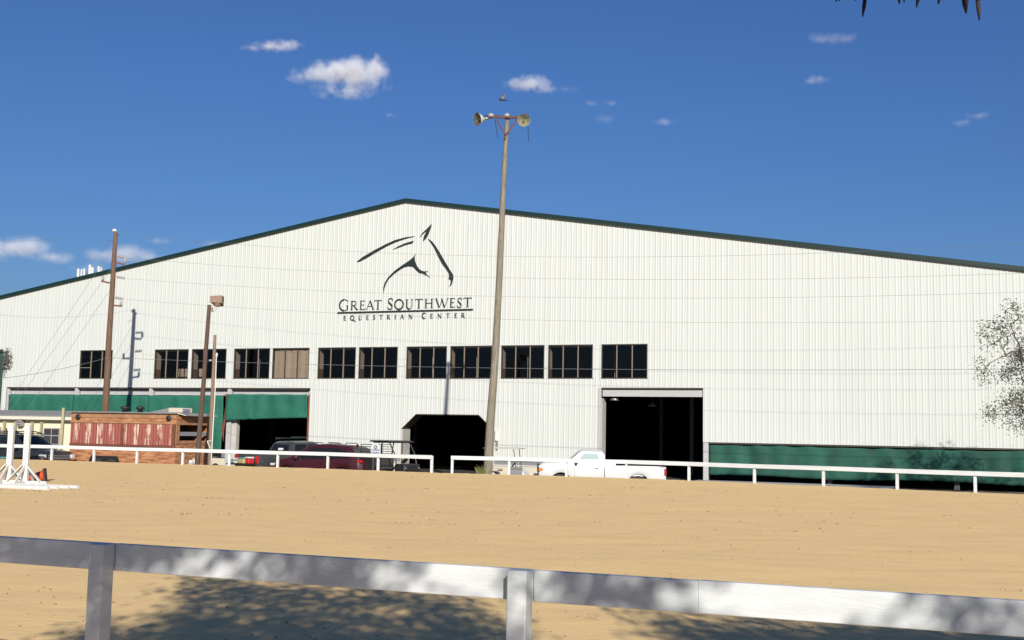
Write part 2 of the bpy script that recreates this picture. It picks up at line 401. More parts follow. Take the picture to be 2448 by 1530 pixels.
def build_siding():
    bps = {}
    P = .3048
    k0 = int(math.floor(S0/P)); k1 = int(math.ceil(S1/P))
    prof = []
    for k in range(k0, k1):
        s = k*P
        prof += [(s, 0), (s+.21, 0), (s+.235, -.012), (s+.275, -.012), (s+.30, 0)]
        prof += [(s+.07, 0), (s+.08, -.004), (s+.10, -.004), (s+.11, 0)]
    prof = sorted(set((round(a, 4), b) for a, b in prof))
    def off(s):
        import bisect
        i = bisect.bisect_right([p[0] for p in prof], s)-1
        return 0
    xs = [p[0] for p in prof]; ys = [p[1] for p in prof]
    extra = []
    for a, b, _, _ in OPEN:
        extra += [a, b]
    extra += [.78, 4.8]
    import bisect
    pts = list(prof)
    for e in extra:
        if e <= S0 or e >= S1: continue
        i = bisect.bisect_right(xs, e)-1
        if i < 0 or i+1 >= len(xs): continue
        t = (e-xs[i])/(xs[i+1]-xs[i]+1e-9); pts.append((e, ys[i]+(ys[i+1]-ys[i])*t))
    pts = sorted(set(pts)); m = MB()
    for (a, ya), (b, yb) in zip(pts, pts[1:]):
        if b-a < 1e-5: continue
        mid = (a+b)/2
        segs = [(-.05+.0, None)]
        iv = []
        for (o0, o1, lo, hi) in OPEN:
            if o0-1e-6 <= mid <= o1+1e-6: iv.append((lo, hi))
        iv.sort(key=lambda q: q[0](mid))
        cur = lambda s: .03
        for lo, hi in iv:
            if lo(mid) > cur(mid): m.add([(a, ya, cur(a)), (b, yb, cur(b)), (b, yb, lo(b)), (a, ya, lo(a))], [(0, 1, 2, 3)])
            cur = hi
        m.add([(a, ya, cur(a)), (b, yb, cur(b)), (b, yb, roof_z(b)), (a, ya, roof_z(a))], [(0, 1, 2, 3)])
    return m.build('siding', M['siding'], bld, recalc=False)
build_siding()
# flat trim around openings
def frame(x0, x1, z0, z1, t, d0, d1, m, name, sides='LRTB', label=None):
    b = MB()
    if 'L' in sides: b.box(x0-t, x0, d0, d1, z0, z1)
    if 'R' in sides: b.box(x1, x1+t, d0, d1, z0, z1)
    if 'T' in sides: b.box(x0-t, x1+t, d0, d1, z1, z1+t)
    if 'B' in sides: b.box(x0-t, x1+t, d0, d1, z0-t, z0)
    return b.build(name, m, bld, label=label)
# roof shell with rake trim
r = MB()
for sa, sb in ((S0-.3, -.25), (-.25, S1+.3)):
    za, zb = roof_z(sa), roof_z(sb)
    r.add([(sa, -.12, za+.02), (sb, -.12, zb+.02), (sb, 75, zb+.02), (sa, 75, za+.02), (sa, -.12, za+.09), (sb, -.12, zb+.09), (sb, 75, zb+.09), (sa, 75, za+.09)],
          [(0, 3, 2, 1), (4, 5, 6, 7), (0, 1, 5, 4), (1, 2, 6, 5), (2, 3, 7, 6), (3, 0, 4, 7)])
r.build('roof', M['trim'], bld)
t = MB()
for sa, sb in ((S0-.3, -.25), (-.25, S1+.3)):
    za, zb = roof_z(sa), roof_z(sb)
    for (o0, o1, y0, y1) in ((-.12, .10, -.16, -.123), (-.10, .02, -.118, -.05)):
        t.add([(sa, y0, za+o0), (sb, y0, zb+o0), (sb, y1, zb+o0), (sa, y1, za+o0), (sa, y0, za+o1), (sb, y0, zb+o1), (sb, y1, zb+o1), (sa, y1, za+o1)],
              [(0, 3, 2, 1), (4, 5, 6, 7), (0, 1, 5, 4), (1, 2, 6, 5), (2, 3, 7, 6), (3, 0, 4, 7)])
t.build('rake_trim', M['trim'], bld)
# hidden shell: side walls, back wall, lining, floor
h = MB()
h.box(S0, S0+.1, .02, 74, GZ, roof_z(S0)); h.box(S1-.1, S1, .02, 74, GZ, roof_z(S1))
h.add([(S0, 74, GZ), (S1, 74, GZ), (S1, 74, roof_z(S1)), (-.25, 74, PEAK), (S0, 74, roof_z(S0))], [(0, 1, 2, 3, 4)])
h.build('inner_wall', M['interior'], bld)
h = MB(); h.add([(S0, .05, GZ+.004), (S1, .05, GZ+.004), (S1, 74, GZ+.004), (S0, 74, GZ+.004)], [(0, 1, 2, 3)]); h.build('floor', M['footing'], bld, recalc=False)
# gallery behind the windows
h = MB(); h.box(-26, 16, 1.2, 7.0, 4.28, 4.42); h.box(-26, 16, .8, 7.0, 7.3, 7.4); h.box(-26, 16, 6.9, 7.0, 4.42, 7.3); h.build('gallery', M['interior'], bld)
h = MB()
for s in (-24.8, -18.6, -12.45, -6.35, -.25, 5.85, 11.9, 14.0, 18.1, 24.2):
    h.box(s-.12, s+.12, 14, 14.25, GZ, 11 if abs(s) < 20 else 9)
h.box(15.0, 15.25, 9, 9.2, GZ, 8); h.box(2.7, 2.95, 9, 9.2, GZ, 8)
h.build('inner_column', M['column'], bld)
h = MB(); h.box(-12.2, -6.6, 5.0, 5.1, GZ, 1.0); h.box(-10.9, -8.6, 4.9, 4.98, GZ, 1.1); h.build('partition', mat('dim teal partition', (.014, .026, .026), .9), bld)
# windows
for i, (a, b) in enumerate(WINS):
    f = MB(); t_ = .055
    f.box(a, a+t_, -.02, .10, WZ0, WZ1); f.box(b-t_, b, -.02, .10, WZ0, WZ1); f.box(a+t_, b-t_, -.02, .10, WZ1-t_, WZ1); f.box(a+t_, b-t_, -.02, .10, WZ0, WZ0+t_)
    fr = f.build('window', M['darkmetal'], bld)
    mu = MB(); w3 = (b-a)/3
    for q in (1, 2): mu.box(a+w3*q-.022, a+w3*q+.022, .0, .07, WZ0+t_, WZ1-t_)
    if i == 0: mu.box(a+t_, a+w3-.022, .0, .07, WZ0+.72, WZ0+.76)
    if i == 2: mu.box(b-w3-.25, b-w3+.0-.03, .12, .14, WZ0+.3, WZ0+.34)
    mu.build('mullion', M['bronze'] if i != 4 else M['darkmetal'], fr)
    p = MB(); p.add([(a+t_, .055, WZ0+t_), (b-t_, .055, WZ0+t_), (b-t_, .055, WZ1-t_), (a+t_, .055, WZ1-t_)], [(0, 1, 2, 3)])
    p.build('pane', M['winglass'], fr, recalc=False)
    if i == 4:
        q = MB(); n_ = 24
        for k in range(n_+1):
            x = a+.06+(b-a-.12)*k/n_
            for z in (WZ0+.06, WZ1-.06): q.v.append((x, .16+.02*sin(k*1.3)+.015*sin(k*.7+z), z))
        q.f = [(2*k, 2*k+2, 2*k+3, 2*k+1) for k in range(n_)]; q.m = [0]*n_
        q.build('blind', M['blind'], fr, recalc=False, smooth=True)
    elif i < 11 and i > 0:
        jb = MB(); jb.box(a-.04, a+.015, .11, .62, WZ0+.62, WZ1+.1); jb.build('side_panel', M['beige'], fr)
        jb = MB(); jb.box(a-.04, a+.018, .11, .62, WZ0-.2, WZ0+.615); jb.build('lower_side_panel', M['brown'], fr)
        if i in (1, 4, 5, 7, 8, 9, 10):
            jb = MB(); jb.box(a+.02, b, .25, .60, WZ1-.06, WZ1-.02); jb.box(a+.02, b, .12, .16, WZ1-.13, WZ1-.075); jb.build('head_panel', M['beige'], fr)
        if i in (3, 5, 6, 7, 8, 9):
            st = MB(); x = a+(b-a)*.48; hh = {6: .55}.get(i, 1.3); st.box(x, x+.025, .9, .93, WZ0+.0, WZ0+hh); st.build('inner_post', M['jamb'], fr)
    fr2 = MB(); fr2.box(a-.07, a, -.036, .0, WZ0, WZ1); fr2.box(b, b+.07, -.036, .0, WZ0, WZ1); fr2.box(a-.07, b+.07, -.036, 0, WZ1, WZ1+.05)
    fr2.build('window_trim', M['siding'], fr)
# chairs behind the second window
def chair():
    t = thing('office_chair', 'tan backed chair behind the second window from the left, nearest its left jamb', 'chair', (0, 0, 0), 0, 'chairs behind the gallery window')
    b = MB(); b.box(-.22, .22, -.03, .03, .45, .98); b.build('backrest', M['beige'], t, bevel=.02)
    b = MB(); b.box(-.23, .23, .035, .45, .42, .48); b.build('seat', M['brown'], t, bevel=.01)
    for x in (-.2, .2):
        for y in (.05, .42): q = MB(); q.tube([(x, y, .42), (x, y, 0)], .015, 6); q.build('leg', M['blackmat'], t)
    return t
c0 = chair()
for k, (s, lb) in enumerate(((-17.6, None), (-17.05, 'tan backed chair behind the second window from the left, middle one of three'), (-16.1, 'tan backed chair behind the second window from the left, nearest its right side'))):
    o = c0 if k == 0 else dup(c0, (0, 0, 0), 0, lb)
    p = wall_world(s+.2, 4.425, -1.5); o.location = (p.x, p.y, 4.42); o.rotation_euler = (0, 0, -YAW+.2*k)
# band of header panels and posts in the left opening
for a, b in ((-30.75, -24.97), (-24.65, -18.80), (-18.48, -12.66), (-12.32, -6.66)):
    q = MB(); q.box(a, b, .30, .36, 3.64, 3.98); q.box(a, b, .28, .298, 3.62, 3.66); q.build('header_panel', M['greypanel'], bld)
    q = MB(); q.box(a, b, .02, .28, 4.0, 4.09); q.build('header_track', M['darkmetal'], bld)
for s in (-30.85, -24.81, -18.64, -12.49):
    q = MB(); q.box(s-.16, s+.16, .10, .275, GZ, 4.08); q.build('post', M['greypanel'], bld, bevel=.01)
q = MB(); q.box(-12.42, -11.98, .285, .6, GZ, 2.6); q.build('post', M['jamb'], bld)
q = MB(); q.box(-6.66, -6.54, .02, .3, GZ, 3.7); q.build('jamb', M['rust'], bld, label='rust streaked door jamb')
# base wall
for xa, xb, ya, yb, zz in ((-6.5, -.2, .06, .3, -.27), (5.8, 12.0, .06, .3, -.27), (-30.8, -12.7, .38, .6, -.35)):
    q = MB(); q.box(xa, xb, ya, yb, GZ, zz); q.build('base_wall', M['foundation'], bld)
    if zz > -.3: q = MB(); q.box(xa, xb, 0, .33, zz+.002, zz+.05); q.build('base_ledge', M['whitepaint'], bld)
    q = MB(); q.box(xa, xb, ya+.03, ya+.12, zz+.052, .1); q.build('base_recess', M['column'], bld)
# gate frame and trim
for xa, xb, yb in ((-.17, -.05, .9), (5.70, 5.80, .3)):
    q = MB(); q.box(xa, xb, -.04, yb, GZ, 1.70); q.build('gate_jamb', M['jamb'], bld)
q = MB()
for (a, za, b, zb) in ((-.17, 1.72, .78, 2.60), (.78, 2.60, 4.80, 2.60), (4.80, 2.60, 5.76, 1.72)):
    q.add([(a, -.045, za-.05), (b, -.045, zb-.05), (b, .9, zb-.05), (a, .9, za-.05), (a, -.045, za), (b, -.045, zb), (b, .9, zb), (a, .9, za)], [(0, 3, 2, 1), (4, 5, 6, 7), (0, 1, 5, 4), (1, 2, 6, 5), (2, 3, 7, 6), (3, 0, 4, 7)])
q.build('gate_head', M['darkmetal'], bld)
# tall door
q = MB(); q.box(11.98, 12.15, -.04, .06, GZ, 4.18); q.build('door_trim', M['greypanel'], bld)
q = MB(); q.box(12.11, 12.19, .062, .75, GZ, 3.6); q.build('door_jamb', M['jamb'], bld)
q = MB(); q.box(12.19, 17.80, .10, .16, 3.70, 4.08); q.build('header_panel', M['greypanel'], bld)
q = MB(); q.box(12.16, 17.80, .0, .05, 4.10, 4.17); q.build('header_track', M['darkmetal'], bld)
q = MB(); q.box(17.85, 18.12, -.02, .18, GZ, 1.28); q.build('post', M['greypanel'], bld)
q = MB(); q.box(18.13, 47, -.03, .02, 1.22, 1.28); q.build('drip_trim', M['darkmetal'], bld)
for s in (24.3, 30.4, 36.5):
    q = MB(); q.box(s-.12, s+.12, .45, .65, GZ, 1.28); q.build('post', M['column'], bld)
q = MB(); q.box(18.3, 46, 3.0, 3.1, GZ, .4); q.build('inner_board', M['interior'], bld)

# horse head sign and lettering, painted on the ribs
def sw(cx_, cy_): return wall_at(760+cx_/5.215, 500+cy_/5.215)
shapes = {
 'mane': [(487, 655), (560, 598), (700, 515), (850, 437), (960, 387), (1100, 350), (1208, 338), (1208, 345), (1120, 363), (980, 410), (870, 460), (730, 540), (600, 617), (520, 657), (495, 659)],
 'mane_lower': [(930, 508), (1000, 466), (1080, 428), (1200, 393), (1183, 427), (1100, 447), (1020, 478)],
 'ear': [(1270, 355), (1305, 298), (1365, 243), (1400, 205), (1425, 180), (1413, 230), (1388, 300), (1365, 350), (1335, 383), (1312, 402), (1320, 350), (1342, 305), (1352, 275), (1315, 310), (1285, 345)],
 'face': [(1370, 365), (1425, 400), (1475, 465), (1525, 545), (1585, 650), (1645, 750), (1690, 820), (1695, 860), (1682, 900), (1670, 945), (1638, 968), (1656, 930), (1660, 888), (1630, 870), (1640, 840), (1635, 800), (1600, 748), (1545, 672), (1502, 590), (1455, 490), (1415, 428)],
 'jaw': [(822, 1058), (818, 980), (835, 920), (880, 848), (960, 768), (1060, 696), (1150, 636), (1195, 595), (1222, 553), (1210, 600), (1215, 650), (1240, 710), (1270, 752), (1310, 773), (1345, 777), (1378, 770), (1347, 795), (1368, 822), (1410, 858), (1340, 818), (1310, 803), (1268, 797), (1232, 767), (1205, 735), (1180, 718), (1140, 713), (1090, 722), (1040, 748), (960, 803), (890, 868), (852, 932), (834, 990)]}
lg = MB()
for k, (nm, pl) in enumerate(shapes.items()):
    P2 = [sw(*p) for p in pl]
    lg.prism(P2, -.040-.0005*k, -.034, 'Y')
(bs0, bz0), (bs1, bz1) = sw(246, 1292), sw(1937, 1256)
bzz = (bz0+bz1)/2
lg.prism([(bs0, bzz-.05), (bs1, bzz-.05), (bs1, bzz+.055), (bs0, bzz+.055)], -.0425, -.034, 'Y')
lg.build('horse_head_emblem', M['logo'], bld)
K, T_ = .118, .058
def arc(cx_, cy_, rx, ry, a0, a1, n=16): return [(cx_+rx*cos(radians(a0+(a1-a0)*i/n)), cy_+ry*sin(radians(a0+(a1-a0)*i/n))) for i in range(n+1)]
def serif(x, y, w_=.13): return ([(x-w_, y), (x+w_, y)], .035)
G = {   # aspect-free outlines in a unit box; second entry is stroke width (or (thin, thick) along a curve)
 'I': [([(.5, 0), (.5, 1)], K), serif(.5, .015, .35), serif(.5, .985, .35)],
 'T': [([(.5, 0), (.5, .97)], K), ([(.0, .97), (1, .97)], T_), ([(.0, .97), (.0, .84)], .04), ([(1, .97), (1, .84)], .04), serif(.5, .015, .17)],
 'H': [([(.16, 0), (.16, 1)], K), ([(.84, 0), (.84, 1)], K), ([(.16, .52), (.84, .52)], T_)]+[serif(x, y, .16) for x in (.16, .84) for y in (.015, .985)],
 'E': [([(.2, 0), (.2, 1)], K), ([(.2, .97), (.9, .97)], T_), ([(.9, .97), (.92, .85)], .04), ([(.2, .53), (.78, .53)], T_), ([(.78, .6), (.78, .46)], .035), ([(.2, .03), (.95, .03)], T_), ([(.95, .03), (1, .17)], .04), serif(.2, .015, .2), serif(.2, .985, .2)],
 'A': [([(.08, .0), (.5, 1)], T_), ([(.5, 1.0), (.9, .0)], K), ([(.24, .36), (.76, .36)], .045), serif(.08, .015, .1), serif(.9, .015, .12)],
 'N': [([(.15, 0), (.15, 1)], T_), ([(.12, .98), (.85, .02)], K), ([(.85, 0), (.85, 1)], T_), serif(.15, .015), serif(.85, .985), serif(.1, .985, .08)],
 'W': [([(.1, 1), (.34, 0)], K), ([(.34, 0), (.56, .95)], T_), ([(.5, 1.), (.72, 0)], K), ([(.72, 0), (.95, 1)], T_), serif(.1, .985, .09), serif(.95, .985, .08)],
 'U': [([(.17, 1), (.17, .35)]+arc(.5, .35, .33, .35, 180, 270, 8)[1:], K), (arc(.5, .35, .33, .35, 270, 360, 8)+[(.83, 1)], T_), serif(.17, .985, .17), serif(.83, .985, .14)],
 'R': [([(.17, 0), (.17, 1)], K), ([(.17, .97), (.42, .97)]+arc(.42, .73, .30, .24, 90, -90, 12)+[(.17, .49)], .075), ([(.40, .49), (.78, .08), (1.0, .0)], K*.9), serif(.17, .015, .15), serif(.12, .985, .1)],
 'O': [(arc(.5, .5, .44, .50, 60, 210, 20), .12), (arc(.5, .5, .44, .50, 200, 250, 8), .09), (arc(.5, .5, .44, .50, 240, 390, 20), .12), (arc(.5, .5, .44, .50, 20, 70, 8), .09)],
 'C': [(arc(.58, .5, .52, .5, 45, 100, 8), .06), (arc(.58, .5, .52, .5, 95, 265, 20), .11), (arc(.58, .5, .52, .5, 260, 315, 8), .06), ([(.95, .86), (.96, .72)], .04)],
 'G': [(arc(.56, .5, .52, .5, 48, 100, 8), .06), (arc(.56, .5, .52, .5, 95, 265, 20), .11), (arc(.56, .5, .52, .5, 260, 312, 8), .06), ([(.92, .88), (.94, .72)], .04), ([(.90, .07), (.90, .44)], .10), serif(.88, .45, .13)],
 'S': [([(.88, .78), (.84, .93), (.66, .985), (.45, .98), (.25, .9), (.2, .76), (.27, .64), (.48, .52)], .075), ([(.25, .66), (.48, .52), (.7, .42), (.84, .28)], .125), ([(.7, .42), (.85, .27), (.8, .1), (.6, .02), (.38, .02), (.18, .08), (.12, .24)], .075)],
}
G['Q'] = G['O']+[([(.55, .02), (.85, -.12), (1.15, -.22), (1.4, -.2)], .09)]
lay = [0.0345]
def stroke(mb, pts, wid):
    lay[0] += .0003 if lay[0] < .048 else -.0135
    y = -lay[0]; n = len(pts); L = []; R_ = []
    for i, p in enumerate(pts):
        a = pts[max(i-1, 0)]; b = pts[min(i+1, n-1)]; dx, dz = b[0]-a[0], b[1]-a[1]; l = sqrt(dx*dx+dz*dz)+1e-9
        nx_, nz_ = -dz/l*wid/2, dx/l*wid/2; L.append((p[0]+nx_, y, p[1]+nz_)); R_.append((p[0]-nx_, y, p[1]-nz_))
    mb.add(L+R_, [(i, i+1, n+i+1, n+i) for i in range(n-1)])
def put(mb, ch, s0, s1, z0, z1, bold=1.0):
    hh = z1-z0; mb = MB()
    for pts, wd in G[ch]: stroke(mb, [(s0+(s1-s0)*x, z0+hh*y) for x, y in pts], wd*hh*bold)
    mb.build('letter', M['logo'], bld, recalc=False)
tx = None; S = lambda px: wall_at(px, 730)[0]
zb_ = wall_at(848, 741.0)[1]; zc_ = wall_at(848, 719.5)[1]; zC_ = zc_+.17*(zc_-zb_)
for ch, a, b in (('G', 811.6, 833.7), ('R', 838.6, 857), ('E', 861, 873.4), ('A', 875.5, 895), ('T', 895.5, 913), ('S', 926, 940.5), ('O', 943, 966), ('U', 970, 988.6), ('T', 993, 1011), ('H', 1015.5, 1036), ('W', 1039.5, 1072.5), ('E', 1076, 1088.5), ('S', 1092.5, 1105), ('T', 1108.5, 1128)):
    big = (ch == 'G') or (ch == 'S' and a < 1000)
    put(tx, ch, S(a), S(b), zb_-(.03 if ch in 'GOSU' else 0), zC_ if big else zc_, 1.35)
zb2 = wall_at(826, 765.8)[1]; zc2 = wall_at(826, 755.2)[1]
for ch, a, b in (('E', 823.4, 829.3), ('Q', 839, 848.5), ('U', 858.7, 867.4), ('E', 877.3, 883), ('S', 893, 898.9), ('T', 908.5, 916.3), ('R', 926.4, 934.5), ('I', 945, 948), ('A', 958, 967.2), ('N', 978.2, 987.5), ('C', 1010.2, 1020), ('E', 1030.3, 1035.9), ('N', 1047, 1057), ('T', 1068.2, 1076), ('E', 1088, 1093.5), ('R', 1104.3, 1112.5)):
    put(tx, ch, S(a), S(b), zb2, zc2+(.06 if ch == 'C' else 0), 2.1)

# ------------------------------------------------------------------ green curtains
def curtain(name, label, s0, s1, ztop, zbot, d, sag=.0, ragged=0.0, seed=0, fold=.035, material='curtain', nz=14, group='green curtains'):
    m = MB(); n = max(8, int((s1-s0)*9)); rnd = random.Random(seed)
    for k in range(n+1):
        x = s0+(s1-s0)*k/n; u = k/n
        zt_ = ztop(u) if callable(ztop) else ztop; zb_ = zbot(u) if callable(zbot) else zbot
        zb_ += ragged*noise.noise(Vector((x*3, seed, 0)))
        zt_ -= .03*abs(sin(x*1.9))
        for j in range(nz+1):
            v = j/nz; z = zt_+(zb_-zt_)*v
            y = d+fold*noise.noise(Vector((x*1.3, z*.5, seed)))*2+.02*sin(x*5+z*1.5)+.03*noise.noise(Vector((x*.6+z, z*1.2, seed+5)))
            m.v.append((x-BXo(s0, s1), y, z))
    W_ = nz+1
    m.f = [(k*W_+j, (k+1)*W_+j, (k+1)*W_+j+1, k*W_+j+1) for k in range(n) for j in range(nz)]; m.m = [0]*len(m.f)
    o = m.build(name, M[material], recalc=False, smooth=True)
    sm = o.modifiers.new('thick', 'SOLIDIFY'); sm.thickness = .012
    p = wall_world((s0+s1)/2, 0, 0); o.location = (p.x, p.y, 0); o.rotation_euler = (0, 0, -YAW)
    return tag(o, label, 'curtain', group)
def BXo(a, b): return (a+b)/2
curtain('green_curtain', 'green mesh curtain of the leftmost bay, above the cream office roof', -30.65, -25.0, 3.61, 0.4, .0, seed=1, fold=.02)
curtain('green_curtain', 'green mesh curtain behind the lower part of the tall brown utility pole', -24.95, -18.75, 3.60, 0.3, .0, seed=2, fold=.02)
curtain('green_curtain', 'green mesh curtain above the wooden food trailer, hanging down to its right', -18.70, -12.85, 3.60, lambda u: -.05, -.02, seed=3, fold=.025)
curtain('green_curtain', 'rolled up green mesh curtain with a ragged lower edge above the dark pickup', -12.55, -6.66, 3.72, lambda u: 2.0+.28*u**.6, -.08, ragged=.05, seed=4, fold=.05)
o = curtain('green_curtain', 'long low green mesh curtain along the right end of the wall under the white siding', 18.14, 46.5, 1.22, lambda u: -.42+.05*sin(u*20), .09, ragged=.05, seed=6, fold=.05, nz=12, material='curtain_low')
o = curtain('green_screen', 'tall dark green screen at the left edge beside the dry vine', -40.0, -31.25, 6.5, lambda u: -.5, -.12, seed=9, fold=.02, material='curtain_dk')
tb = MB(); tb.box(-40, -31.22, -.24, -.18, 6.52, 6.70); tb.build('screen_beam', M['darkmetal'], bld)
q = MB(); n_ = 14                                                # brown strip of torn curtain backing
for k in range(n_+1):
    z = 3.7-k*(3.7-.7)/n_; wv = .10+.12*sin(pi*k/n_)**2; xo = .10*sin(k*.45)
    q.v += [(xo-wv/2, .02*sin(k), z), (xo+wv/2, .03*sin(k*.8), z)]
q.f = [(2*k, 2*k+1, 2*k+3, 2*k+2) for k in range(n_)]; q.m = [0]*n_
o = q.build('torn_flap', M['rust'], recalc=False, smooth=True); p = wall_world(-12.62, 0, .11); o.location = p; o.rotation_euler = (0, 0, -YAW)
so = o.modifiers.new('thick', 'SOLIDIFY'); so.thickness = .01
tag(o, 'rust brown torn strip hanging between the two green curtains', 'cloth strip')
# dry vine
q = MB(); rnd = random.Random(5)
for k in range(26):
    s_, z_ = -31.2+rnd.random()*.15, 5.35+rnd.random()*1.2; pts = []
    a = rnd.uniform(-.5, 1.2)
    for j in range(9):
        pts.append((s_, rnd.uniform(-.3, -.1), z_)); a += rnd.uniform(-.8, .6); s_ += .10*cos(a)*1.1; z_ += .10*sin(a); s_ = min(s_, -30.35)
    q.tube(pts, [.030*(1-j/10)+.006 for j in range(9)], 5)
for k in range(120):
    s_ = -31.25+abs(rnd.gauss(0, .22)); z_ = rnd.gauss(5.95, .27); y_ = rnd.uniform(-.35, -.1); r_ = rnd.uniform(.03, .07); a = rnd.random()*6
    q.add([(s_, y_, z_), (s_+r_*cos(a), y_-.02, z_+r_*sin(a)), (s_+r_*cos(a+1), y_+.03, z_+r_*sin(a+1))], [(0, 1, 2)])
o = q.build('dry_vine', M['vine'], recalc=False); o.location = (BX, BY, 0); o.rotation_euler = (0, 0, -YAW)
o.data.transform(Matrix.Translation((31.2, .0, -5.0))); p = wall_world(-31.2, 5.0, 0); o.location = p
tag(o, 'tangled grey dry vine clinging beside the dark green screen', 'vine')

# high bay lamps seen inside the tall door
def highbay():
    t = thing('hanging_lamp', 'round dome lamp hanging just inside the tall door, the left and higher one', 'lamp', (0, 0, 0), 0, 'lamps inside the tall door')
    q = MB(); q.lathe([(.28, 0), (.30, .01), (.22, .16), (.08, .26), (.06, .4)], 20); q.build('shade', M['steel'], t, smooth=True)
    q = MB(); q.tube([(0, 0, .4), (0, 0, 3.2)], .015, 6); q.build('stem', M['steel'], t); return t
hb = highbay(); p = depth_at(1469, 958, 66); hb.location = p
p = depth_at(1560, 972, 70); dup(hb, p, 0, 'round dome lamp hanging deeper inside the tall door, the right and lower one')

# ------------------------------------------------------------------ antennas on the roof
an = thing('rooftop_antennas', 'cluster of white cell antenna panels standing on the left roof slope', 'antenna', wall_world(-26.6, roof_z(-26.6)+.15, -2.5), -YAW)
for k, (x, h_, w_) in enumerate(((-.95, 1.0, .17), (-.75, .95, .1), (-.42, .9, .15), (-.02, 1.12, .17), (.30, .85, .22), (.78, .85, .2), (1.1, .7, .08))):
    q = MB(); q.box(x-w_/2+.1, x+w_/2+.1, -.08+.1*(k % 2), .05+.1*(k % 2), .30+.159*x, .36+h_+.159*x); q.build('antenna_panel', M['whitepaint'], an, bevel=.03)
q = MB(); q.tube([(-.95, .12, .3), (1.2, .12, .45)], .03, 6); q.tube([(-.6, .12, -.3), (-.6, .12, .9)], .03, 6); q.tube([(.4, .12, -.1), (.4, .12, .9)], .03, 6)
q.lathe([(.14, 0), (.16, .3), (.05, .4)], 10, o=(.45, .02, .4)); q.build('mounting_frame', M['steel'], an)

# ------------------------------------------------------------------ fences
def fence(name, label, pts, ztop, bw, post_w, zpost, side=-1, group=None, ends=(False, False)):
    # a board rail nailed over square posts; pts along the line
    base = Vector((pts[0][0], pts[0][1], 0)); t = thing(name, label, 'fence', base, 0, group)
    for i in range(0, len(pts)-1):
        a = Vector((*pts[i], 0))-base; b = Vector((*pts[i+1], 0))-base
        d = (b-a).normalized(); nn = Vector((d.y, -d.x, 0))*1.0
        off = nn*(post_w/2+.022)*(-1 if side < 0 else 1)
        sag = .006*sin(i*2.3)
        q = MB(); p0 = a+off+Vector((0, 0, ztop-bw/2+sag))-d*(.04 if i == 0 else -.0015); p1 = b+off+Vector((0, 0, ztop-bw/2+.006*sin((i+1)*2.3)))+d*(.04 if i == len(pts)-2 else -.0015)
        q.bar(p0, p1, .038, bw); o = q.build('rail', M['railpaint'], t, bevel=.004)
    for i, p in enumerate(pts):
        a = Vector((*p, 0))-base; b = Vector((*pts[min(i+1, len(pts)-1)], 0)); c = Vector((*pts[max(i-1, 0)], 0)); ang = atan2(b.y-c.y, b.x-c.x)
        q = MB(); zt2 = zpost; q.box(a.x-post_w/2, a.x+post_w/2, a.y-post_w/2, a.y+post_w/2, -.5, zt2, rot=ang+.02*sin(i*5)); q.build('post', M['railpaint'], t, bevel=.006)
    return t
i0 = FENCE.index((-3.0, 44.85))
fence('rail_fence', 'white board fence along the far side of the sand, left of the gap', [p for p in FENCE[:i0+1] if p[0] > -30], .675, .145, .09, .655, side=1)
fence('rail_fence', 'white board fence along the far side of the sand, right of the gap', FENCE[i0+1:-1], .675, .145, .09, .655, side=1)
# near fence
nA = ground_at(265, 1298.5, .98); nB = ground_at(1255, 1361, .98); dN = (nB-nA)
npts = [(nA.x+dN.x*k, nA.y+dN.y*k) for k in (-2, -1, 0, 1, 2, 3)]
def near_fence():
    base = Vector((npts[0][0], npts[0][1], 0)); t = thing('rail_fence', 'white board fence with thick posts across the foreground, dappled with tree shade', 'fence', base)
    d = Vector((dN.x, dN.y, 0)).normalized(); nn = Vector((-d.y, d.x, 0)); pw = .092
    L = Vector((dN.x, dN.y, 0)).length
    cuts = [(-.4, L*1-.045), (L*1-.042, L*2-.045+.0), (L*2-.042+.0, L*3+.02), (L*3+.023, L*3+1.38-.0), (L*3+1.383, L*5+.2)]
    off = nn*(.020)
    cuts = [(-.4, L*2+.043), (L*2+.046, L*3+.046), (L*3+.049, L*3+.80), (L*3+.8005, L*5+.2)]
    for i, (a, b) in enumerate(cuts):
        q = MB(); zz = .98-.07
        q.bar(d*a+nn*.0+Vector((0, 0, zz+.0015*(i % 2))), d*b+Vector((0, 0, zz+.0015*(i % 2))), .038, .14); q.build('rail', M['railpaint'], t, bevel=.003)
    for k in range(6):
        c = d*(L*k)-nn*(pw/2+.0205)
        ang = atan2(d.y, d.x)
        q = MB(); q.box(c.x-pw/2, c.x+pw/2, c.y-pw/2, c.y+pw/2, -.4, .985, rot=ang); q.build('post', M['railpaint'], t, bevel=.005)
near_fence()

# ------------------------------------------------------------------ poles and wires
def wobble_pole(mb, base, top, r0, r1, n=14, amp=.05, seed=0, seg=12):
    pts = []; base = Vector(base); top = Vector(top)
    for i in range(n+1):
        u = i/n; p = base.lerp(top, u); p.x += amp*noise.noise(Vector((u*2.5, seed, 0)))*sin(pi*min(1, u*1.2)); pts.append(p)
    mb.tube(pts, [r0+(r1-r0)*i/n for i in range(n+1)], seg)
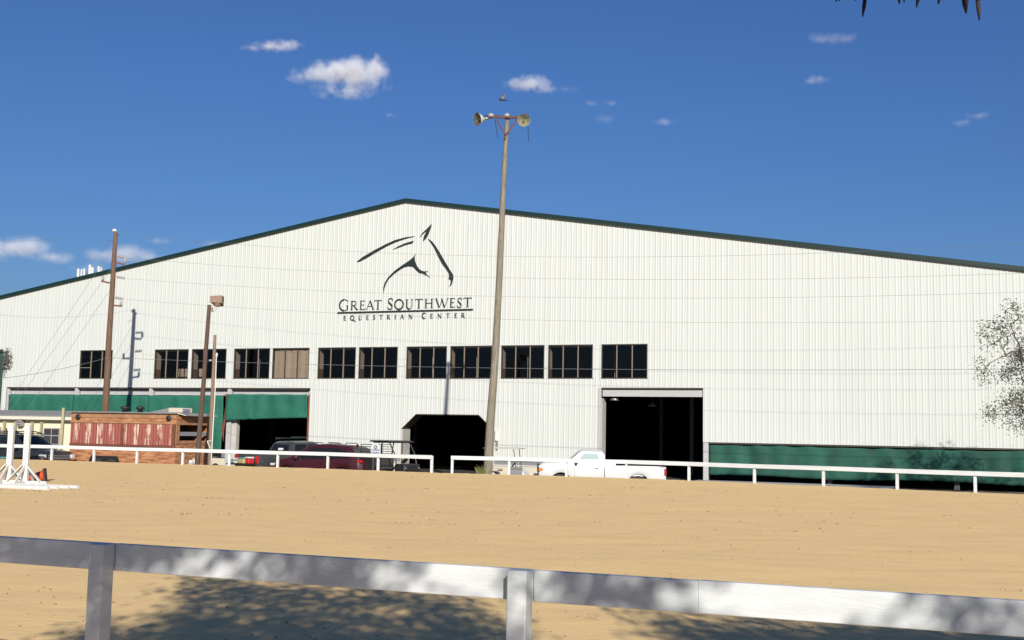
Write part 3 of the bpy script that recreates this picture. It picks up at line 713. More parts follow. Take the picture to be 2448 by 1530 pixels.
# tall floodlight pole by the gap
fp = thing('floodlight_pole', 'tall weathered grey timber pole with two round floodlights on top, by the fence gap', 'light pole', (0, 0, 0))
PY = 47.5; b0 = depth_at(1166, 1133, PY); zt_ = depth_at(1213, 281, PY)
mid1 = depth_at(1182, 880, PY); mid2 = depth_at(1201, 500, PY)
fp.location = (b0.x, PY, GZ); o_ = Vector(fp.location)
ctrl = [(b0.x-.02, GZ-.3), (b0.x, b0.z), (depth_at(1173, 1000, PY).x, depth_at(1173, 1000, PY).z), (mid1.x, mid1.z), (depth_at(1192, 700, PY).x, depth_at(1192, 700, PY).z), (mid2.x, mid2.z), (depth_at(1207, 380, PY).x, depth_at(1207, 380, PY).z), (zt_.x, zt_.z)]
def interp(ctrl, t):
    t = max(0, min(.9999, t))*(len(ctrl)-1); i = int(t); u = t-i
    g_ = lambda k: ctrl[max(0, min(len(ctrl)-1, k))]
    out = []
    for c in range(2):
        p0, p1, p2, p3 = (g_(i-1)[c], g_(i)[c], g_(i+1)[c], g_(i+2)[c]); out.append(.5*((2*p1)+(-p0+p2)*u+(2*p0-5*p1+4*p2-p3)*u*u+(-p0+3*p1-3*p2+p3)*u**3))
    return out
pp = [interp(ctrl, k/40) for k in range(41)]
q = MB(); q.tube([Vector((x, PY, z))-o_ for x, z in pp], [.205+(.088-.205)*k/40 for k in range(41)], 16); q.build('pole', M['polewood'], fp, smooth=True)
def PT(px, py, dy=0.0): return depth_at(px, py, PY+dy)-o_
q = MB(); q.bar(PT(1168, 279, -.12), PT(1243, 281, -.12), .10, .11); q.bar(PT(1187, 286, -.12), PT(1208, 322, -.13), .04, .06); q.bar(PT(1236, 286, -.12), PT(1210, 322, -.13), .04, .06)
q.bar(PT(1210, 318, -.13), PT(1207, 332, -.13), .12, .05); q.build('crossarm', M['redprimer'], fp)
def flood(P0, direction, r_, back, ballast):
    d = Vector(direction).normalized(); rot = d.to_track_quat('Z', 'Y').to_matrix().to_4x4(); mt = Matrix.Translation(P0) @ rot
    q = MB(); q.lathe([(r_*1.03, .0), (r_*1.0, -.012), (r_*.92, -.06), (r_*.70, -.17), (r_*.42, -.27), (r_*.28, -.34), (.055, -.40)], 24, cap=False)
    q.lathe([(r_*1.0, -.004), (r_*.90, -.06), (r_*.68, -.165), (r_*.4, -.26), (.04, -.30)], 24, cap=False); q.xf(mt)
    f = q.build('floodlight', M['reflector'], fp, recalc=False, smooth=True)
    q = MB(); q.lathe([(r_*.99, .004), (r_*.6, .015), (.0001, .022)], 24, cap=False); q.xf(mt); q.build('lens', M['lampglass'], f, recalc=False, smooth=True)
    q = MB(); q.lathe([(.001, -.26), (.05, -.24), (.055, -.14), (.03, -.08), (.001, -.07)], 12, cap=False); q.xf(mt); q.build('bulb', M['clearlens'], f, smooth=True)
    q = MB(); q.lathe([(.06, -.39), (.065, -.5), (.05, -.62), (.03, -.66)], 12); q.xf(mt); q.build('housing', M['steel'], f, smooth=True)
    return f
flood(PT(1141, 285, -.10), (-.80, -.56, -.22), .27, 1, 1)
flood(PT(1252.5, 287, -.32), (.03, -.98, -.16), .265, 1, 1)
q = MB()
for px_ in (1173, 1211):
    c = PT(px_+1, 275.5, -.12); q.lathe([(.0, -.09), (.10, -.09), (.13, -.04), (.125, .02), (.08, .07), (.0, .085)], 14, o=c)
q.build('ballast', M['porcelain'], fp, smooth=True, label='shiny rounded ballast housings')
q = MB(); q.tube([PT(1184, 287), PT(1186, 305), PT(1190, 331)], .012, 5); q.tube([PT(1262, 302), PT(1263, 318), PT(1264, 338)], .012, 5); q.tube([PT(1245, 279, -.1), PT(1250, 283, -.05)], .02, 6); q.tube([PT(1156, 278, -.1), PT(1169, 277, -.1)], .025, 6)
q.build('loose_cable', M['blackmat'], fp)

# tall utility pole on the left
UY = 67.5; ut = thing('utility_pole', 'tall brown utility pole with side insulators behind the food trailer', 'utility pole', (0, 0, 0))
ub = depth_at(251, 990, UY); uz = depth_at(276.5, 556, UY); ub2 = Vector((ub.x+(ub.x-uz.x)/(uz.z-ub.z)*(ub.z-GZ), UY, GZ)); ut.location = ub2; o_ = Vector(ub2)
def UT(px, py, dy=0.0): return depth_at(px, py, UY+dy)-o_
q = MB(); wobble_pole(q, (0, 0, 0), UT(276.5, 556), .225, .125, amp=.06, seed=4); q.build('pole', M['polebrown'], ut, smooth=True)
q = MB(); c = UT(274, 551); q.lathe([(.13, -.06), (.15, 0), (.11, .06), (.03, .1)], 12, o=c); q.build('cap', M['whitepaint'], ut)
ins = MB(); arms = MB(); pads = MB()
def string(a, b, n=4):
    A, B = UT(*a), UT(*b)
    for k in range(n):
        c = A.lerp(B, (k+.6)/n); ins.lathe([(.02, -.05), (.085, -.02), (.085, .02), (.02, .05)], 10, o=c, axis='X')
    ins.tube([A, B], .02, 5)
string((280, 612), (300, 616)); string((278, 661.5), (298, 665)); string((274.5, 711), (294, 714.5))
for a, b, p_ in (((277, 627), (297, 633), (299, 617, 629)), ((264, 677), (242, 672), (246, 660, 672)), ((272, 730), (292, 732), (289.5, 720, 731))):
    arms.bar(UT(*a), UT(*b), .07, .09); c = UT(p_[0], p_[2]); c2 = UT(p_[0], p_[1]); pads.tube([c, c2], .075, 10)
arms.tube([UT(280, 560), UT(284, 562)], .04, 6); arms.tube([UT(257, 577), UT(271, 574)], .015, 5)
ins.build('insulator', M['porcelain'], ut, smooth=True); arms.build('bracket', M['rust'], ut); pads.build('post_insulator', M['porcelain'], ut, smooth=True)
# wires as long things on their own
def wire(label, pts, r_=.010, grp='overhead wires'):
    P = [Vector(p) for p in pts]; b = P[0]; q = MB(); q.tube([p-b for p in P], r_, 4)
    o = q.build('wire', M['wire']); o.location = b; return tag(o, label, 'wire', grp)
def span(p0, yl, r_=.008):     # three pixels of the wire, d metres in front of the wall
    pass
def wirepx(label, pxs, d=7.5, r_=.009, n=40, ext=None):
    # quadratic through three points given on the plane d metres in front of the wall
    P = [wall_at(x, y, d) for x, y in pxs]; (x0, z0), (x1, z1), (x2, z2) = P
    def zq(x): return z0*(x-x1)*(x-x2)/((x0-x1)*(x0-x2))+z1*(x-x0)*(x-x2)/((x1-x0)*(x1-x2))+z2*(x-x0)*(x-x1)/((x2-x0)*(x2-x1))
    e = x2 if ext is None else ext
    wire(label, [wall_world(x0+(e-x0)*k/n, zq(x0+(e-x0)*k/n), d) for k in range(n+1)], r_)
DW = 9.0
nW = Vector((sin(YAW), cos(YAW), 0)); DU = (Vector((BX, BY, 0))-Vector(ut.location)).dot(nW)
wirepx('thin grey wire from the top insulator string across the upper wall', [(300, 616.5), (760, 648), (1500, 668)], DU, .0055, ext=45)
wirepx('thin grey wire from the middle insulator string across the wall', [(298, 665.5), (760, 694.5), (1160, 708)], DU, .0055, ext=45)
wirepx('thin grey wire from the lowest insulator string across the wall above the windows', [(294, 715), (760, 746), (1160, 762)], DU, .0055, ext=45)
wirepx('dark service wire crossing in front of the row of windows', [(262, 855), (1160, 879.5), (2448, 882)], DU, .010, ext=45)
wirepx('faint top wire leaving the head of the utility pole to the right', [(280, 558), (760, 597), (1160, 612)], DU, .0055, ext=45)
wirepx('dark service wire sagging from the utility pole to the left edge', [(258, 855), (130, 885), (8, 904)], DU, .012, ext=-40)
wirepx('faint wire leaving the head of the utility pole to the left edge', [(272, 549), (120, 572), (0, 577)], DU, .006, ext=-40)
for k, (a, b) in enumerate((((271, 590), (60, 905)), ((268, 640), (40, 960)), ((266, 690), (100, 930)))):
    A = depth_at(*a, UY); s_, z_ = wall_at(*b, DU+1.5); B_ = wall_world(s_, z_, DU+1.5); D_ = (B_-A); B2 = A+D_*((A.z-GZ)/(A.z-B_.z))
    wire(('upper', 'middle', 'lower')[k]+' guy wire slanting down left from the utility pole', [A, A.lerp(B2, .5), B2], .009, 'guy wires')
# brown pole with box floodlight
lp = thing('light_pole', 'dark brown timber pole topped by one square floodlight, right of the food trailer', 'light pole', (0, 0, 0))
LY = 50.9; lb = depth_at(474, 1098, LY); lt = depth_at(500.5, 729, LY); lbz = Vector((lb.x-.06, LY, GZ)); lp.location = lbz; o_ = Vector(lbz)
q = MB(); wobble_pole(q, (0, 0, 0), lt-o_, .125, .085, amp=.05, seed=9); q.build('pole', M['poledark'], lp, smooth=True)
def LT(px, py, dy=0.0): return depth_at(px, py, LY+dy)-o_
c = LT(519, 719, -.05)
q = MB(); hw, hh = .265, .235
q.v = [tuple(c+Vector(p)) for p in ((-hw, -.2, -hh*.35), (hw, -.16, -hh*.5), (hw*.9, .26, -hh), (-hw*.6, .2, -hh), (-hw, -.22, hh*.8), (hw*.95, -.16, hh), (hw, .22, hh*.9), (-hw, .2, hh*.9))]
q.f = [(0, 3, 2, 1), (4, 5, 6, 7), (0, 1, 5, 4), (1, 2, 6, 5), (2, 3, 7, 6), (3, 0, 4, 7)]; q.m = [0]*6
hd = q.build('lamp_head', M['floodbrown'], lp, bevel=.02)
q = MB(); q.bar(c+Vector((-hw-.02, -.23, -.07)), c+Vector((hw+.03, -.18, -.10)), .03, .03); q.lathe([(.0, -.12), (.12, -.10), (.17, 0), (.17, .03)], 14, o=c+Vector((.03, -.03, -.16))); q.build('lens_rim', M['floodbrown'], hd)
q = MB(); q.tube([LT(506, 745), LT(508, 735)], .04, 8); q.bar(LT(501, 741), LT(510, 744), .05, .05); q.tube([LT(520, 733), LT(515, 742), LT(508, 747)], .008, 5); q.build('bracket', M['floodbrown'], lp)
# short service pole with conduit
sp = thing('service_pole', 'shorter light brown timber pole with white conduit, right of the dark light pole', 'utility pole', (0, 0, 0))
SY = 50.6; sb = depth_at(503, 1100, SY); st_ = depth_at(514, 801, SY); sbz = Vector((sb.x-.03, SY, GZ)); sp.location = sbz; o_ = Vector(sbz)
def ST(px, py, dy=0.0): return depth_at(px, py, SY+dy)-o_
q = MB(); wobble_pole(q, (0, 0, 0), st_-o_, .10, .065, amp=.02, seed=12); q.build('pole', M['polelite'], sp, smooth=True)
q = MB(); q.tube([ST(517.5, 845, -.05), ST(514.5, 930, -.05), ST(505, 1100, -.05), ST(503, 1125, -.05)], .022, 7); q.lathe([(.03, -.08), (.05, 0), (.03, .1)], 8, o=ST(518, 849, -.05)); q.build('conduit', M['whitepaint'], sp)
q = MB(); q.tube([ST(500, 861), ST(506, 861)], .02, 6); q.tube([ST(500, 806), ST(505, 815), ST(512, 822)], .006, 4); q.tube([ST(496, 1054, -.1), ST(498, 1062, -.14), ST(503, 1072, -.12)], .02, 5); q.tube([ST(495, 1055, -.1), ST(505, 1054, -.13)], .02, 5); q.build('rope', M['whitepaint'], sp)
wire('short cable between the dark light pole and the shorter service pole', [depth_at(497, 862, LY), depth_at(506, 862, SY)], .01)
# tyre leaning and base things
q = MB(); q.lathe([(.20, -.09), (.33, -.10), (.37, -.05), (.37, .05), (.33, .10), (.20, .09)], 20, axis='X'); o = q.build('spare_tyre', M['tyre'], smooth=True); p = depth_at(509, 1098, 50.95); o.location = (p.x+.05, 50.95, GZ+.37); o.rotation_euler = (0, 0, .5)
o.location = (p.x+.08, 51.1, -.35); tag(o, 'worn black tyre mounted behind the service pole at the trailer tongue', 'tyre')

# ------------------------------------------------------------------ wheels and cars
def wheel(parent, x, y, r_, w_, side, rimmat='rim', spokes=5, lug=True):
    q = MB(); q.lathe([(r_*.62, -w_/2), (r_*.90, -w_/2), (r_*.985, -w_*.38), (r_, -w_*.2), (r_, w_*.2), (r_*.985, w_*.38), (r_*.90, w_/2), (r_*.62, w_/2)], 28, axis='Y', cap=False)
    o = q.build('wheel', M['tyre'], parent, smooth=True); o.location = (x, y, r_)
    s_ = side; q = MB(); q.lathe([(r_*.64, s_*w_*.46), (r_*.60, s_*w_*.40), (r_*.56, s_*w_*.15), (.001, s_*w_*.12)], 28, axis='Y', cap=False)
    for k in range(spokes):
        a = 2*pi*k/spokes; q.bar((cos(a)*.05, s_*w_*.30, sin(a)*.05), (cos(a)*r_*.59, s_*w_*.36, sin(a)*r_*.59), .06, .05, up=(0, 1, 0))
    q.lathe([(.09, s_*w_*.2), (.08, s_*w_*.42), (.001, s_*w_*.45)], 14, axis='Y', cap=False)
    q.build('rim', M[rimmat], o, smooth=False); return o
def lerp_keys(keys, x):
    if x <= keys[0][0]: return keys[0][1]
    for (a, b), (c, d) in zip(keys, keys[1:]):
        if a <= x <= c: return b+(d-b)*(x-a)/(c-a+1e-9)
    return keys[-1][1]
class Car:
    def __init__(s, root, L, top, belt, half, wheels, ra, zb, tumble=.30, bed=None, paint='whitecar', step=.04, arch_lip=None):
        s.root, s.L, s.top, s.belt, s.half, s.wh, s.ra, s.zb, s.tb, s.bed = root, L, top, belt, half, wheels, ra, zb, tumble, bed
        xs = set([0, L]); n = int(L/step)
        for i in range(n+1): xs.add(round(L*i/n, 4))
        for k, _ in top: xs.add(round(k, 4))
        if bed: xs |= {bed[1]+.0, bed[1]+.001}
        for wx in wheels:
            for a in range(0, 181, 12): xs.add(round(wx+ra*cos(radians(a)), 4))
        s.xs = sorted(x for x in xs if 0 <= x <= L); s.paint = paint
    def bottom(s, x):
        z = s.zb
        if x < .35: z = s.zb+(.35-x)*.25
        if x > s.L-.35: z = s.zb+(x-s.L+.35)*.25
        for wx in s.wh:
            d = abs(x-wx)
            if d < s.ra: z = max(z, s.wr+sqrt(max(0, s.ra**2-d*d)))
        return z
    def sec(s, x, side=1):
        zr = lerp_keys(s.top, x); zbelt = min(lerp_keys(s.belt, x), zr-.02); w_ = lerp_keys(s.half, x); zb = min(s.bottom(x), zbelt-.06)
        if s.bed and s.bed[0] <= x <= s.bed[1]:
            return [(w_*.95, zb), (w_, zb+(zbelt-zb)*.45), (w_*.99, zbelt-.05), (w_*.965, zbelt), (w_*.965-.08, zbelt), (w_*.965-.08, s.bed[2]), (0, s.bed[2])]
        h_ = zr-zbelt
        y3 = w_*.955
        return [(w_*.95, zb), (w_, zb+(zbelt-zb)*.45), (w_*.985, zbelt-.07), (y3, zbelt), (y3-h_*s.tb*.85-.01, zbelt+h_*.86), (y3-h_*s.tb-.09, zr-.012), (0, zr+.02)]
    def build_body(s, name='body'):
        m = MB(); n = 7
        for x in s.xs:
            S_ = s.sec(x)
            for y, z in S_: m.v.append((x, -y, z))
            for y, z in S_[::-1]: m.v.append((x, y, z))
        W_ = 14
        for i in range(len(s.xs)-1):
            for k in range(13):
                if k == 6: continue
                a = i*W_+k; m.f.append((a, a+1, a+1+W_, a+W_))
        for i in (0, len(s.xs)-1): m.f.append(tuple(i*W_+k for k in range(14)))
        m.m = [0]*len(m.f)
        o = m.build(name, M[s.paint], s.root, auto=38)
        u = MB(); hw = lerp_keys(s.half, s.L/2)
        u.box(.15, s.L-.15, -hw*.80, hw*.80, s.zb-.02, s.zb+.25); 
        for wx in s.wh: u.box(max(.1, wx-s.ra), min(s.L-.1, wx+s.ra), -hw*.78, hw*.78, s.zb+.251, min(s.wr+s.ra+.03, .88))
        u.build('underbody', M['blackmat'], s.root)
        return o
    def yat(s, x, t):                       # greenhouse side, t from belt(0) to top corner(1)
        S_ = s.sec(x); return (S_[3][0]+(S_[4][0]-S_[3][0])*t, S_[3][1]+(S_[4][1]-S_[3][1])*t)
    def side_glass(s, xb0, xb1, xt0, xt1, t0=.06, t1=.93, m='carglass', name='window', sides=(-1, 1), off=.006):
        for sd_ in sides:
            q = MB(); n = 10
            for k in range(n+1):
                u = k/n
                for t in (t0, (t0+t1)/2, t1):
                    f = (t-t0)/(t1-t0); x = (xb0+(xb1-xb0)*u)*(1-f)+(xt0+(xt1-xt0)*u)*f; y, z = s.yat(x, t); q.v.append((x, sd_*(y+off), z))
            q.f = [(3*k+j, 3*k+3+j, 3*k+4+j, 3*k+1+j) for k in range(n) for j in (0, 1)]; q.m = [0]*len(q.f)
            q.build(name, M[m], s.root, recalc=False)
    def top_glass(s, x0, x1, m='carglass', name='windshield', inset=.04):
        q = MB(); n = 8
        for k in range(n+1):
            x = x0+(x1-x0)*k/n; S_ = s.sec(x); y5, z5 = S_[5]; zc = S_[6][1]
            for f in (-1, -.5, 0, .5, 1):
                y = (y5+.04-inset)*f; z = zc+(z5-zc)*min(1, abs(y)/y5)+.010; q.v.append((x, y, z))
        q.f = [(5*k+j, 5*k+5+j, 5*k+6+j, 5*k+1+j) for k in range(n) for j in range(4)]; q.m = [0]*len(q.f)
        q.build(name, M[m], s.root, recalc=False)
def box_part(root, name, m, *b, bevel=.0, **k):
    q = MB()
    for x in b: q.box(*x)
    return q.build(name, M[m], root, bevel=bevel, **k)

# white pickup, facing left
pf = depth_at(1287, 1140, 48.9); pr = depth_at(1584, 1140, 48.6)
wt = thing('white_pickup', 'white single cab pickup facing left behind the fence by the tall door', 'pickup truck', (pr.x, 48.4, GZ), pi-.01)
Lw = pr.x-pf.x
c = Car(wt, Lw, [(0, 1.12), (2.50, 1.12), (2.52, 1.62), (2.60, 1.74), (3.40, 1.77), (3.52, 1.72), (4.02, 1.25), (4.3, 1.23), (5.0, 1.19), (Lw-.08, 1.14), (Lw, 1.0)],
        [(0, 1.12), (2.50, 1.12), (2.51, 1.20), (4.0, 1.17), (Lw, 1.06)], [(0, .93), (.2, .98), (4.6, .98), (Lw-.15, .93), (Lw, .88)], [1.13, Lw-.90], .46, .46, bed=(0, 2.50, .72), tumble=.26)
c.wr = .37; c.build_body()
c.side_glass(2.72, 3.68, 2.78, 3.38, t0=.10, t1=.86, m='clearglass'); c.top_glass(3.60, 4.00, m='carglass')
for x, y, s_ in ((1.13, .84, 1), (1.13, -.84, -1), (Lw-.90, .84, 1), (Lw-.90, -.84, -1)): wheel(wt, x, y, .37, .24, s_, 'greyrim', 6)
box_part(wt, 'front_bumper', 'chrome', (Lw-.02, Lw+.22, -.95, .95, .58, .76), bevel=.03)
box_part(wt, 'rear_bumper', 'steel', (-.14, -.02, -.85, .85, .48, .60), bevel=.03)
box_part(wt, 'grille', 'blackmat', (Lw-.05, Lw+.06, -.88, .88, .80, .85), (Lw-.05, Lw+.06, -.62, .62, .852, 1.12), (Lw-.02, Lw+.06, -.90, -.84, .852, 1.12), (Lw-.02, Lw+.06, .84, .90, .852, 1.12), bevel=.01)
for s_ in (-1, 1):
    h_ = box_part(wt, 'headlight', 'clearlens', (Lw-.20, Lw+.025, s_*.74-.15, s_*.74+.17, .98, 1.11), bevel=.02)
    box_part(h_, 'turn_signal', 'amber', (Lw-.22, Lw+.022, s_*.745-.155, s_*.745+.175, .86, .975), bevel=.02)
    box_part(wt, 'tail_light', 'redlens', (-.015, .07, s_*.915-.07, s_*.915+.07, .78, 1.06), bevel=.01)
    box_part(wt, 'side_mirror', 'blackmat', (3.62, 3.72, s_*1.08-.09, s_*1.08+.09, 1.18, 1.34), bevel=.02)
    box_part(wt, 'door_handle', 'blackmat', (2.78, 2.90, s_*.985-.01, s_*.985+.012, 1.0, 1.03))
    box_part(wt, 'door_seam', 'blackmat', (3.745, 3.752, s_*.979-.008, s_*.979+.008, .55, 1.10), (2.505, 2.53, s_*.975-.012, s_*.975+.012, .48, 1.10))
box_part(wt, 'seat', 'seat', (2.65, 3.2, -.7, .7, .8, 1.15), (2.60, 2.78, -.7, .7, 1.16, 1.42), bevel=.04)
box_part(wt, 'dashboard', 'blackmat', (3.65, 3.95, -.75, .75, .95, 1.17), bevel=.02)
box_part(wt, 'tailgate', 'whitecar', (.0, .06, -.84, .84, .73, 1.12), bevel=.01)
q = MB(); q.lathe([(.16, -.015), (.19, -.01), (.19, .01), (.16, .015)], 16, axis='X'); o = q.build('steering_wheel', M['brown'], wt); o.location = (3.5, .38, 1.17); o.rotation_euler = (0, .4, 0)
box_part(wt, 'fuel_door', 'whitecar', (1.75, 1.90, .985, .992, .80, .95), (.45, .60, .977, .985, .8, .94))
q = MB(); q.box(2.05, 2.49, .50, .86, 1.14, 1.27); q.build('tool_box', M['whitepaint'], wt, bevel=.01)

# maroon suv, facing left and away
ms = thing('maroon_suv', 'maroon family car with silver roof rails, facing left behind the fence', 'car', (0, 0, 0))
ang = pi-radians(25); prr = depth_at(889, 1120, 50.6); ms.location = (prr.x, 50.6, GZ); ms.rotation_euler = (0, 0, ang)
Lm = 4.95
c = Car(ms, Lm, [(0, .95), (.10, 1.08), (.20, 1.16), (.62, 1.60), (.85, 1.70), (1.8, 1.75), (2.5, 1.74), (2.95, 1.66), (3.72, 1.14), (3.9, 1.10), (4.5, .98), (Lm-.03, .80), (Lm, .60)],
        [(0, .94), (.2, 1.13), (2.0, 1.08), (3.7, 1.03), (Lm, .78)], [(0, .76), (.15, .90), (.5, .955), (4.0, .955), (4.5, .86), (Lm, .66)], [.98, 3.84], .42, .34, paint='maroon')
c.wr = .37; c.build_body()
c.side_glass(1.92, 2.82, 1.92, 2.75, t1=.9); c.side_glass(1.05, 1.86, 1.12, 1.86, t1=.9); c.side_glass(2.88, 3.42, 2.81, 2.86, t1=.86); c.side_glass(.62, .98, .82, 1.06, t1=.82)
c.top_glass(2.98, 3.68); c.top_glass(.24, .60, name='rear_window')
for x, y, s_ in ((.98, .83, 1), (.98, -.83, -1), (3.84, .83, 1), (3.84, -.83, -1)): wheel(ms, x, y, .37, .23, s_, 'rim', 5)
for s_ in (-1, 1):
    q = MB(); 
    for xa in (1.15, 2.1): q.tube([(xa, s_*.62, 1.73), (xa+.06, s_*.62, 1.80), (xa+.58, s_*.62, 1.81), (xa+.66, s_*.62, 1.745)], .022, 6)
    q.build('roof_rail', M['chrome'], ms, smooth=True)
    h_ = box_part(ms, 'tail_light', 'redlens', (-.0, .30, s_*.80-.10, s_*.80+.09, .98, 1.10), bevel=.02)
    box_part(ms, 'side_mirror', 'maroon', (3.25, 3.38, s_*1.03-.08, s_*1.03+.08, 1.08, 1.24), bevel=.03)
    box_part(ms, 'headlight', 'clearlens', (Lm-.45, Lm-.10, s_*.74-.08, s_*.74+.07, .74, .86), bevel=.03)
    box_part(ms, 'arch_trim', 'blackmat', (1.45, 3.38, s_*.945-.012, s_*.945+.012, .36, .46))
    box_part(ms, 'door_handle', 'maroon', (2.0, 2.15, s_*.965-.01, s_*.965+.012, .93, .96), (1.2, 1.35, s_*.965-.01, s_*.965+.012, .94, .97))
box_part(ms, 'rear_bumper', 'blackmat', (-.05, .1, -.78, .78, .40, .56), bevel=.03)
box_part(ms, 'number_plate', 'signwhite', (-.012, -.002, -.16, .16, .82, .93))
box_part(ms, 'exhaust_tip', 'chrome', (-.07, .02, .5, .62, .36, .41), (-.062, .02, -.62, -.5, .36, .41), bevel=.01)
q = MB(); q.v = [(.88, -.012, 1.70), (.70, -.012, 1.66), (.74, -.012, 1.80), (.88, .012, 1.70), (.70, .012, 1.66), (.74, .012, 1.80)]; q.f = [(0, 1, 2), (5, 4, 3), (0, 3, 4, 1), (1, 4, 5, 2), (2, 5, 3, 0)]; q.m = [0]*5; q.build('roof_antenna', M['maroon'], ms)
box_part(ms, 'seat', 'seat', (1.4, 1.6, -.6, .6, .6, 1.35), (2.4, 2.6, -.65, -.15, .6, 1.4), (2.4, 2.6, .15, .65, .6, 1.4), bevel=.05)

# dark pickup with its tailgate down, seen from behind
dp = thing('dark_pickup', 'dark grey pickup with its tailgate down and bed loaded, left of the maroon car', 'pickup truck', (0, 0, 0))
DPY = 52.5; pc = depth_at(588, 1110, DPY); dp.location = (pc.x, DPY, GZ); dp.rotation_euler = (0, 0, radians(46))
Ld = 5.5
c = Car(dp, Ld, [(0, 1.22), (1.75, 1.22), (1.77, 1.30), (1.95, 1.74), (2.1, 1.80), (3.2, 1.82), (3.45, 1.74), (4.1, 1.24), (4.4, 1.18), (5.2, 1.06), (Ld, .75)],
        [(0, 1.22), (1.75, 1.22), (1.76, 1.24), (4.1, 1.16), (Ld, .95)], [(0, .92), (.2, .95), (4.8, .95), (Ld, .78)], [1.0, 4.55], .45, .46, bed=(0, 1.75, .78), paint='greycar')
c.wr = .38; c.build_body()
c.side_glass(2.0, 2.72, 2.1, 2.72); c.side_glass(2.80, 3.72, 2.80, 3.35); c.top_glass(3.48, 4.06)
q = MB(); q.v = [(1.772, -.70, 1.28), (1.772, .70, 1.28), (1.90, .60, 1.66), (1.90, -.60, 1.66)]; q.f = [(0, 1, 2, 3)]; q.m = [0]; q.xf(Matrix.Translation((-.02, 0, 0))); q.build('rear_window', M['carglass'], dp, recalc=False)
q = MB(); q.v = [(1.787, -.28, 1.40), (1.787, .12, 1.40), (1.823, .12, 1.50), (1.823, -.28, 1.50)]; q.f = [(0, 1, 2, 3)]; q.m = [0]; q.xf(Matrix.Translation((-.012, 0, 0))); q.build('window_sticker', M['signwhite'], dp, recalc=False)
for x, y, s_ in ((1.0, .82, 1), (1.0, -.82, -1), (4.55, .82, 1), (4.55, -.82, -1)): wheel(dp, x, y, .38, .25, s_, 'rim', 5)
box_part(dp, 'tailgate', 'blackmat', (-.55, -.01, -.78, .78, .74, .80), bevel=.015, label='lowered tailgate')
box_part(dp, 'rear_bumper', 'greyrim', (-.22, -.02, -.90, .90, .44, .62), bevel=.03)
for s_ in (-1, 1):
    box_part(dp, 'tail_light', 'redlens', (-.02, .10, s_*.845-.08, s_*.845+.085, .80, 1.16), bevel=.015)
    box_part(dp, 'side_mirror', 'blackmat', (3.72, 3.84, s_*1.08-.12, s_*1.08+.12, 1.16, 1.42), bevel=.03)
box_part(dp, 'seat', 'skinred', (2.35, 2.5, -.62, -.12, .8, 1.46), bevel=.05, label='seat with a red jacket over it')
box_part(dp, 'seat_back', 'seat', (2.35, 2.5, .12, .62, .8, 1.46), bevel=.05)
def on_bed(x, y, z): return dp.matrix_world @ Vector((x, y, z))
bpy.context.view_layer.update()
def cargo(name, label, cat, m, x, y, sx, sy, sz, extra=None, z0=.805):
    o = thing(name, label, cat, dp.location+Matrix.Rotation(radians(46), 3, 'Z') @ Vector((x, y, z0)), radians(46), 'gear in the pickup bed')
    box_part(o, 'box', m, (-sx/2, sx/2, -sy/2, sy/2, 0, sz*.78), bevel=.02); box_part(o, 'lid', extra or m, (-sx/2-.01, sx/2+.01, -sy/2-.01, sy/2+.01, sz*.785, sz), bevel=.015)
cargo('storage_box', 'grey and white box at the left end of the lowered tailgate', 'box', 'bluegrey', -.28, .52, .3, .3, .22, 'whitepaint')
cargo('storage_box', 'teal cooler with a yellow base on the middle of the lowered tailgate', 'box', 'sand_y', -.22, -.10, .34, .5, .26, 'teal')
cargo('storage_box', 'small pale box on the tailgate between the grey box and the teal cooler', 'box', 'whitepaint', -.36, .28, .2, .16, .11, 'bluegrey')
cargo('storage_box', 'red cooler at the right side of the lowered tailgate', 'box', 'skinred', -.16, -.52, .3, .26, .3, 'whitepaint')

# black suv on the far left, facing right
bs = thing('black_suv', 'black off road car with a black roof rack facing right at the left edge', 'car', (0, 0, 0))
BYs = 53.2; pfr = depth_at(140, 1105, BYs); Lb = 5.1; ab = radians(-28)
bs.location = (pfr.x-Lb*cos(ab), BYs-Lb*sin(ab)+.0, GZ); bs.rotation_euler = (0, 0, ab)
c = Car(bs, Lb, [(0, 1.05), (.08, 1.2), (.35, 1.78), (.6, 1.86), (2.9, 1.88), (3.15, 1.82), (3.85, 1.28), (4.0, 1.24), (4.8, 1.16), (Lb-.06, 1.02), (Lb, .6)],
        [(0, 1.03), (.1, 1.22), (3.8, 1.18), (Lb, 1.0)], [(0, .90), (.2, .98), (4.7, .98), (Lb-.05, .92), (Lb, .88)], [1.05, 4.1], .44, .42, paint='blackcar', tumble=.24)
c.wr = .40; c.build_body()
c.side_glass(2.15, 3.0, 2.15, 2.95); c.side_glass(1.25, 2.07, 1.25, 2.07); c.side_glass(3.07, 3.55, 3.02, 3.1, t1=.85, m='clearglass'); c.side_glass(.42, 1.17, .55, 1.17); c.top_glass(3.18, 3.82, m='clearglass')
for x, y, s_ in ((1.05, .85, 1), (1.05, -.85, -1), (4.1, .85, 1), (4.1, -.85, -1)): wheel(bs, x, y, .40, .26, s_, 'rim', 5)
q = MB()
for s_ in (-1, 1):
    q.tube([(.6, s_*.6, 2.03), (2.7, s_*.6, 2.03), (3.15, s_*.6, 1.96), (3.3, s_*.58, 1.86)], .028, 6); q.tube([(.6, s_*.6, 1.93), (3.1, s_*.6, 1.93)], .022, 6)
    for x in (.7, 1.5, 2.3, 2.9): q.tube([(x, s_*.6, 1.88), (x, s_*.6, 2.03)], .02, 5)
for x in (.6, 1.1, 1.6, 2.1, 2.6): q.tube([(x, -.6, 1.95), (x, .6, 1.95)], .018, 5)
q.tube([(2.2, -.6, 2.0), (2.2, -.6, 2.18)], .03, 6); q.build('roof_rack', M['blackmat'], bs)
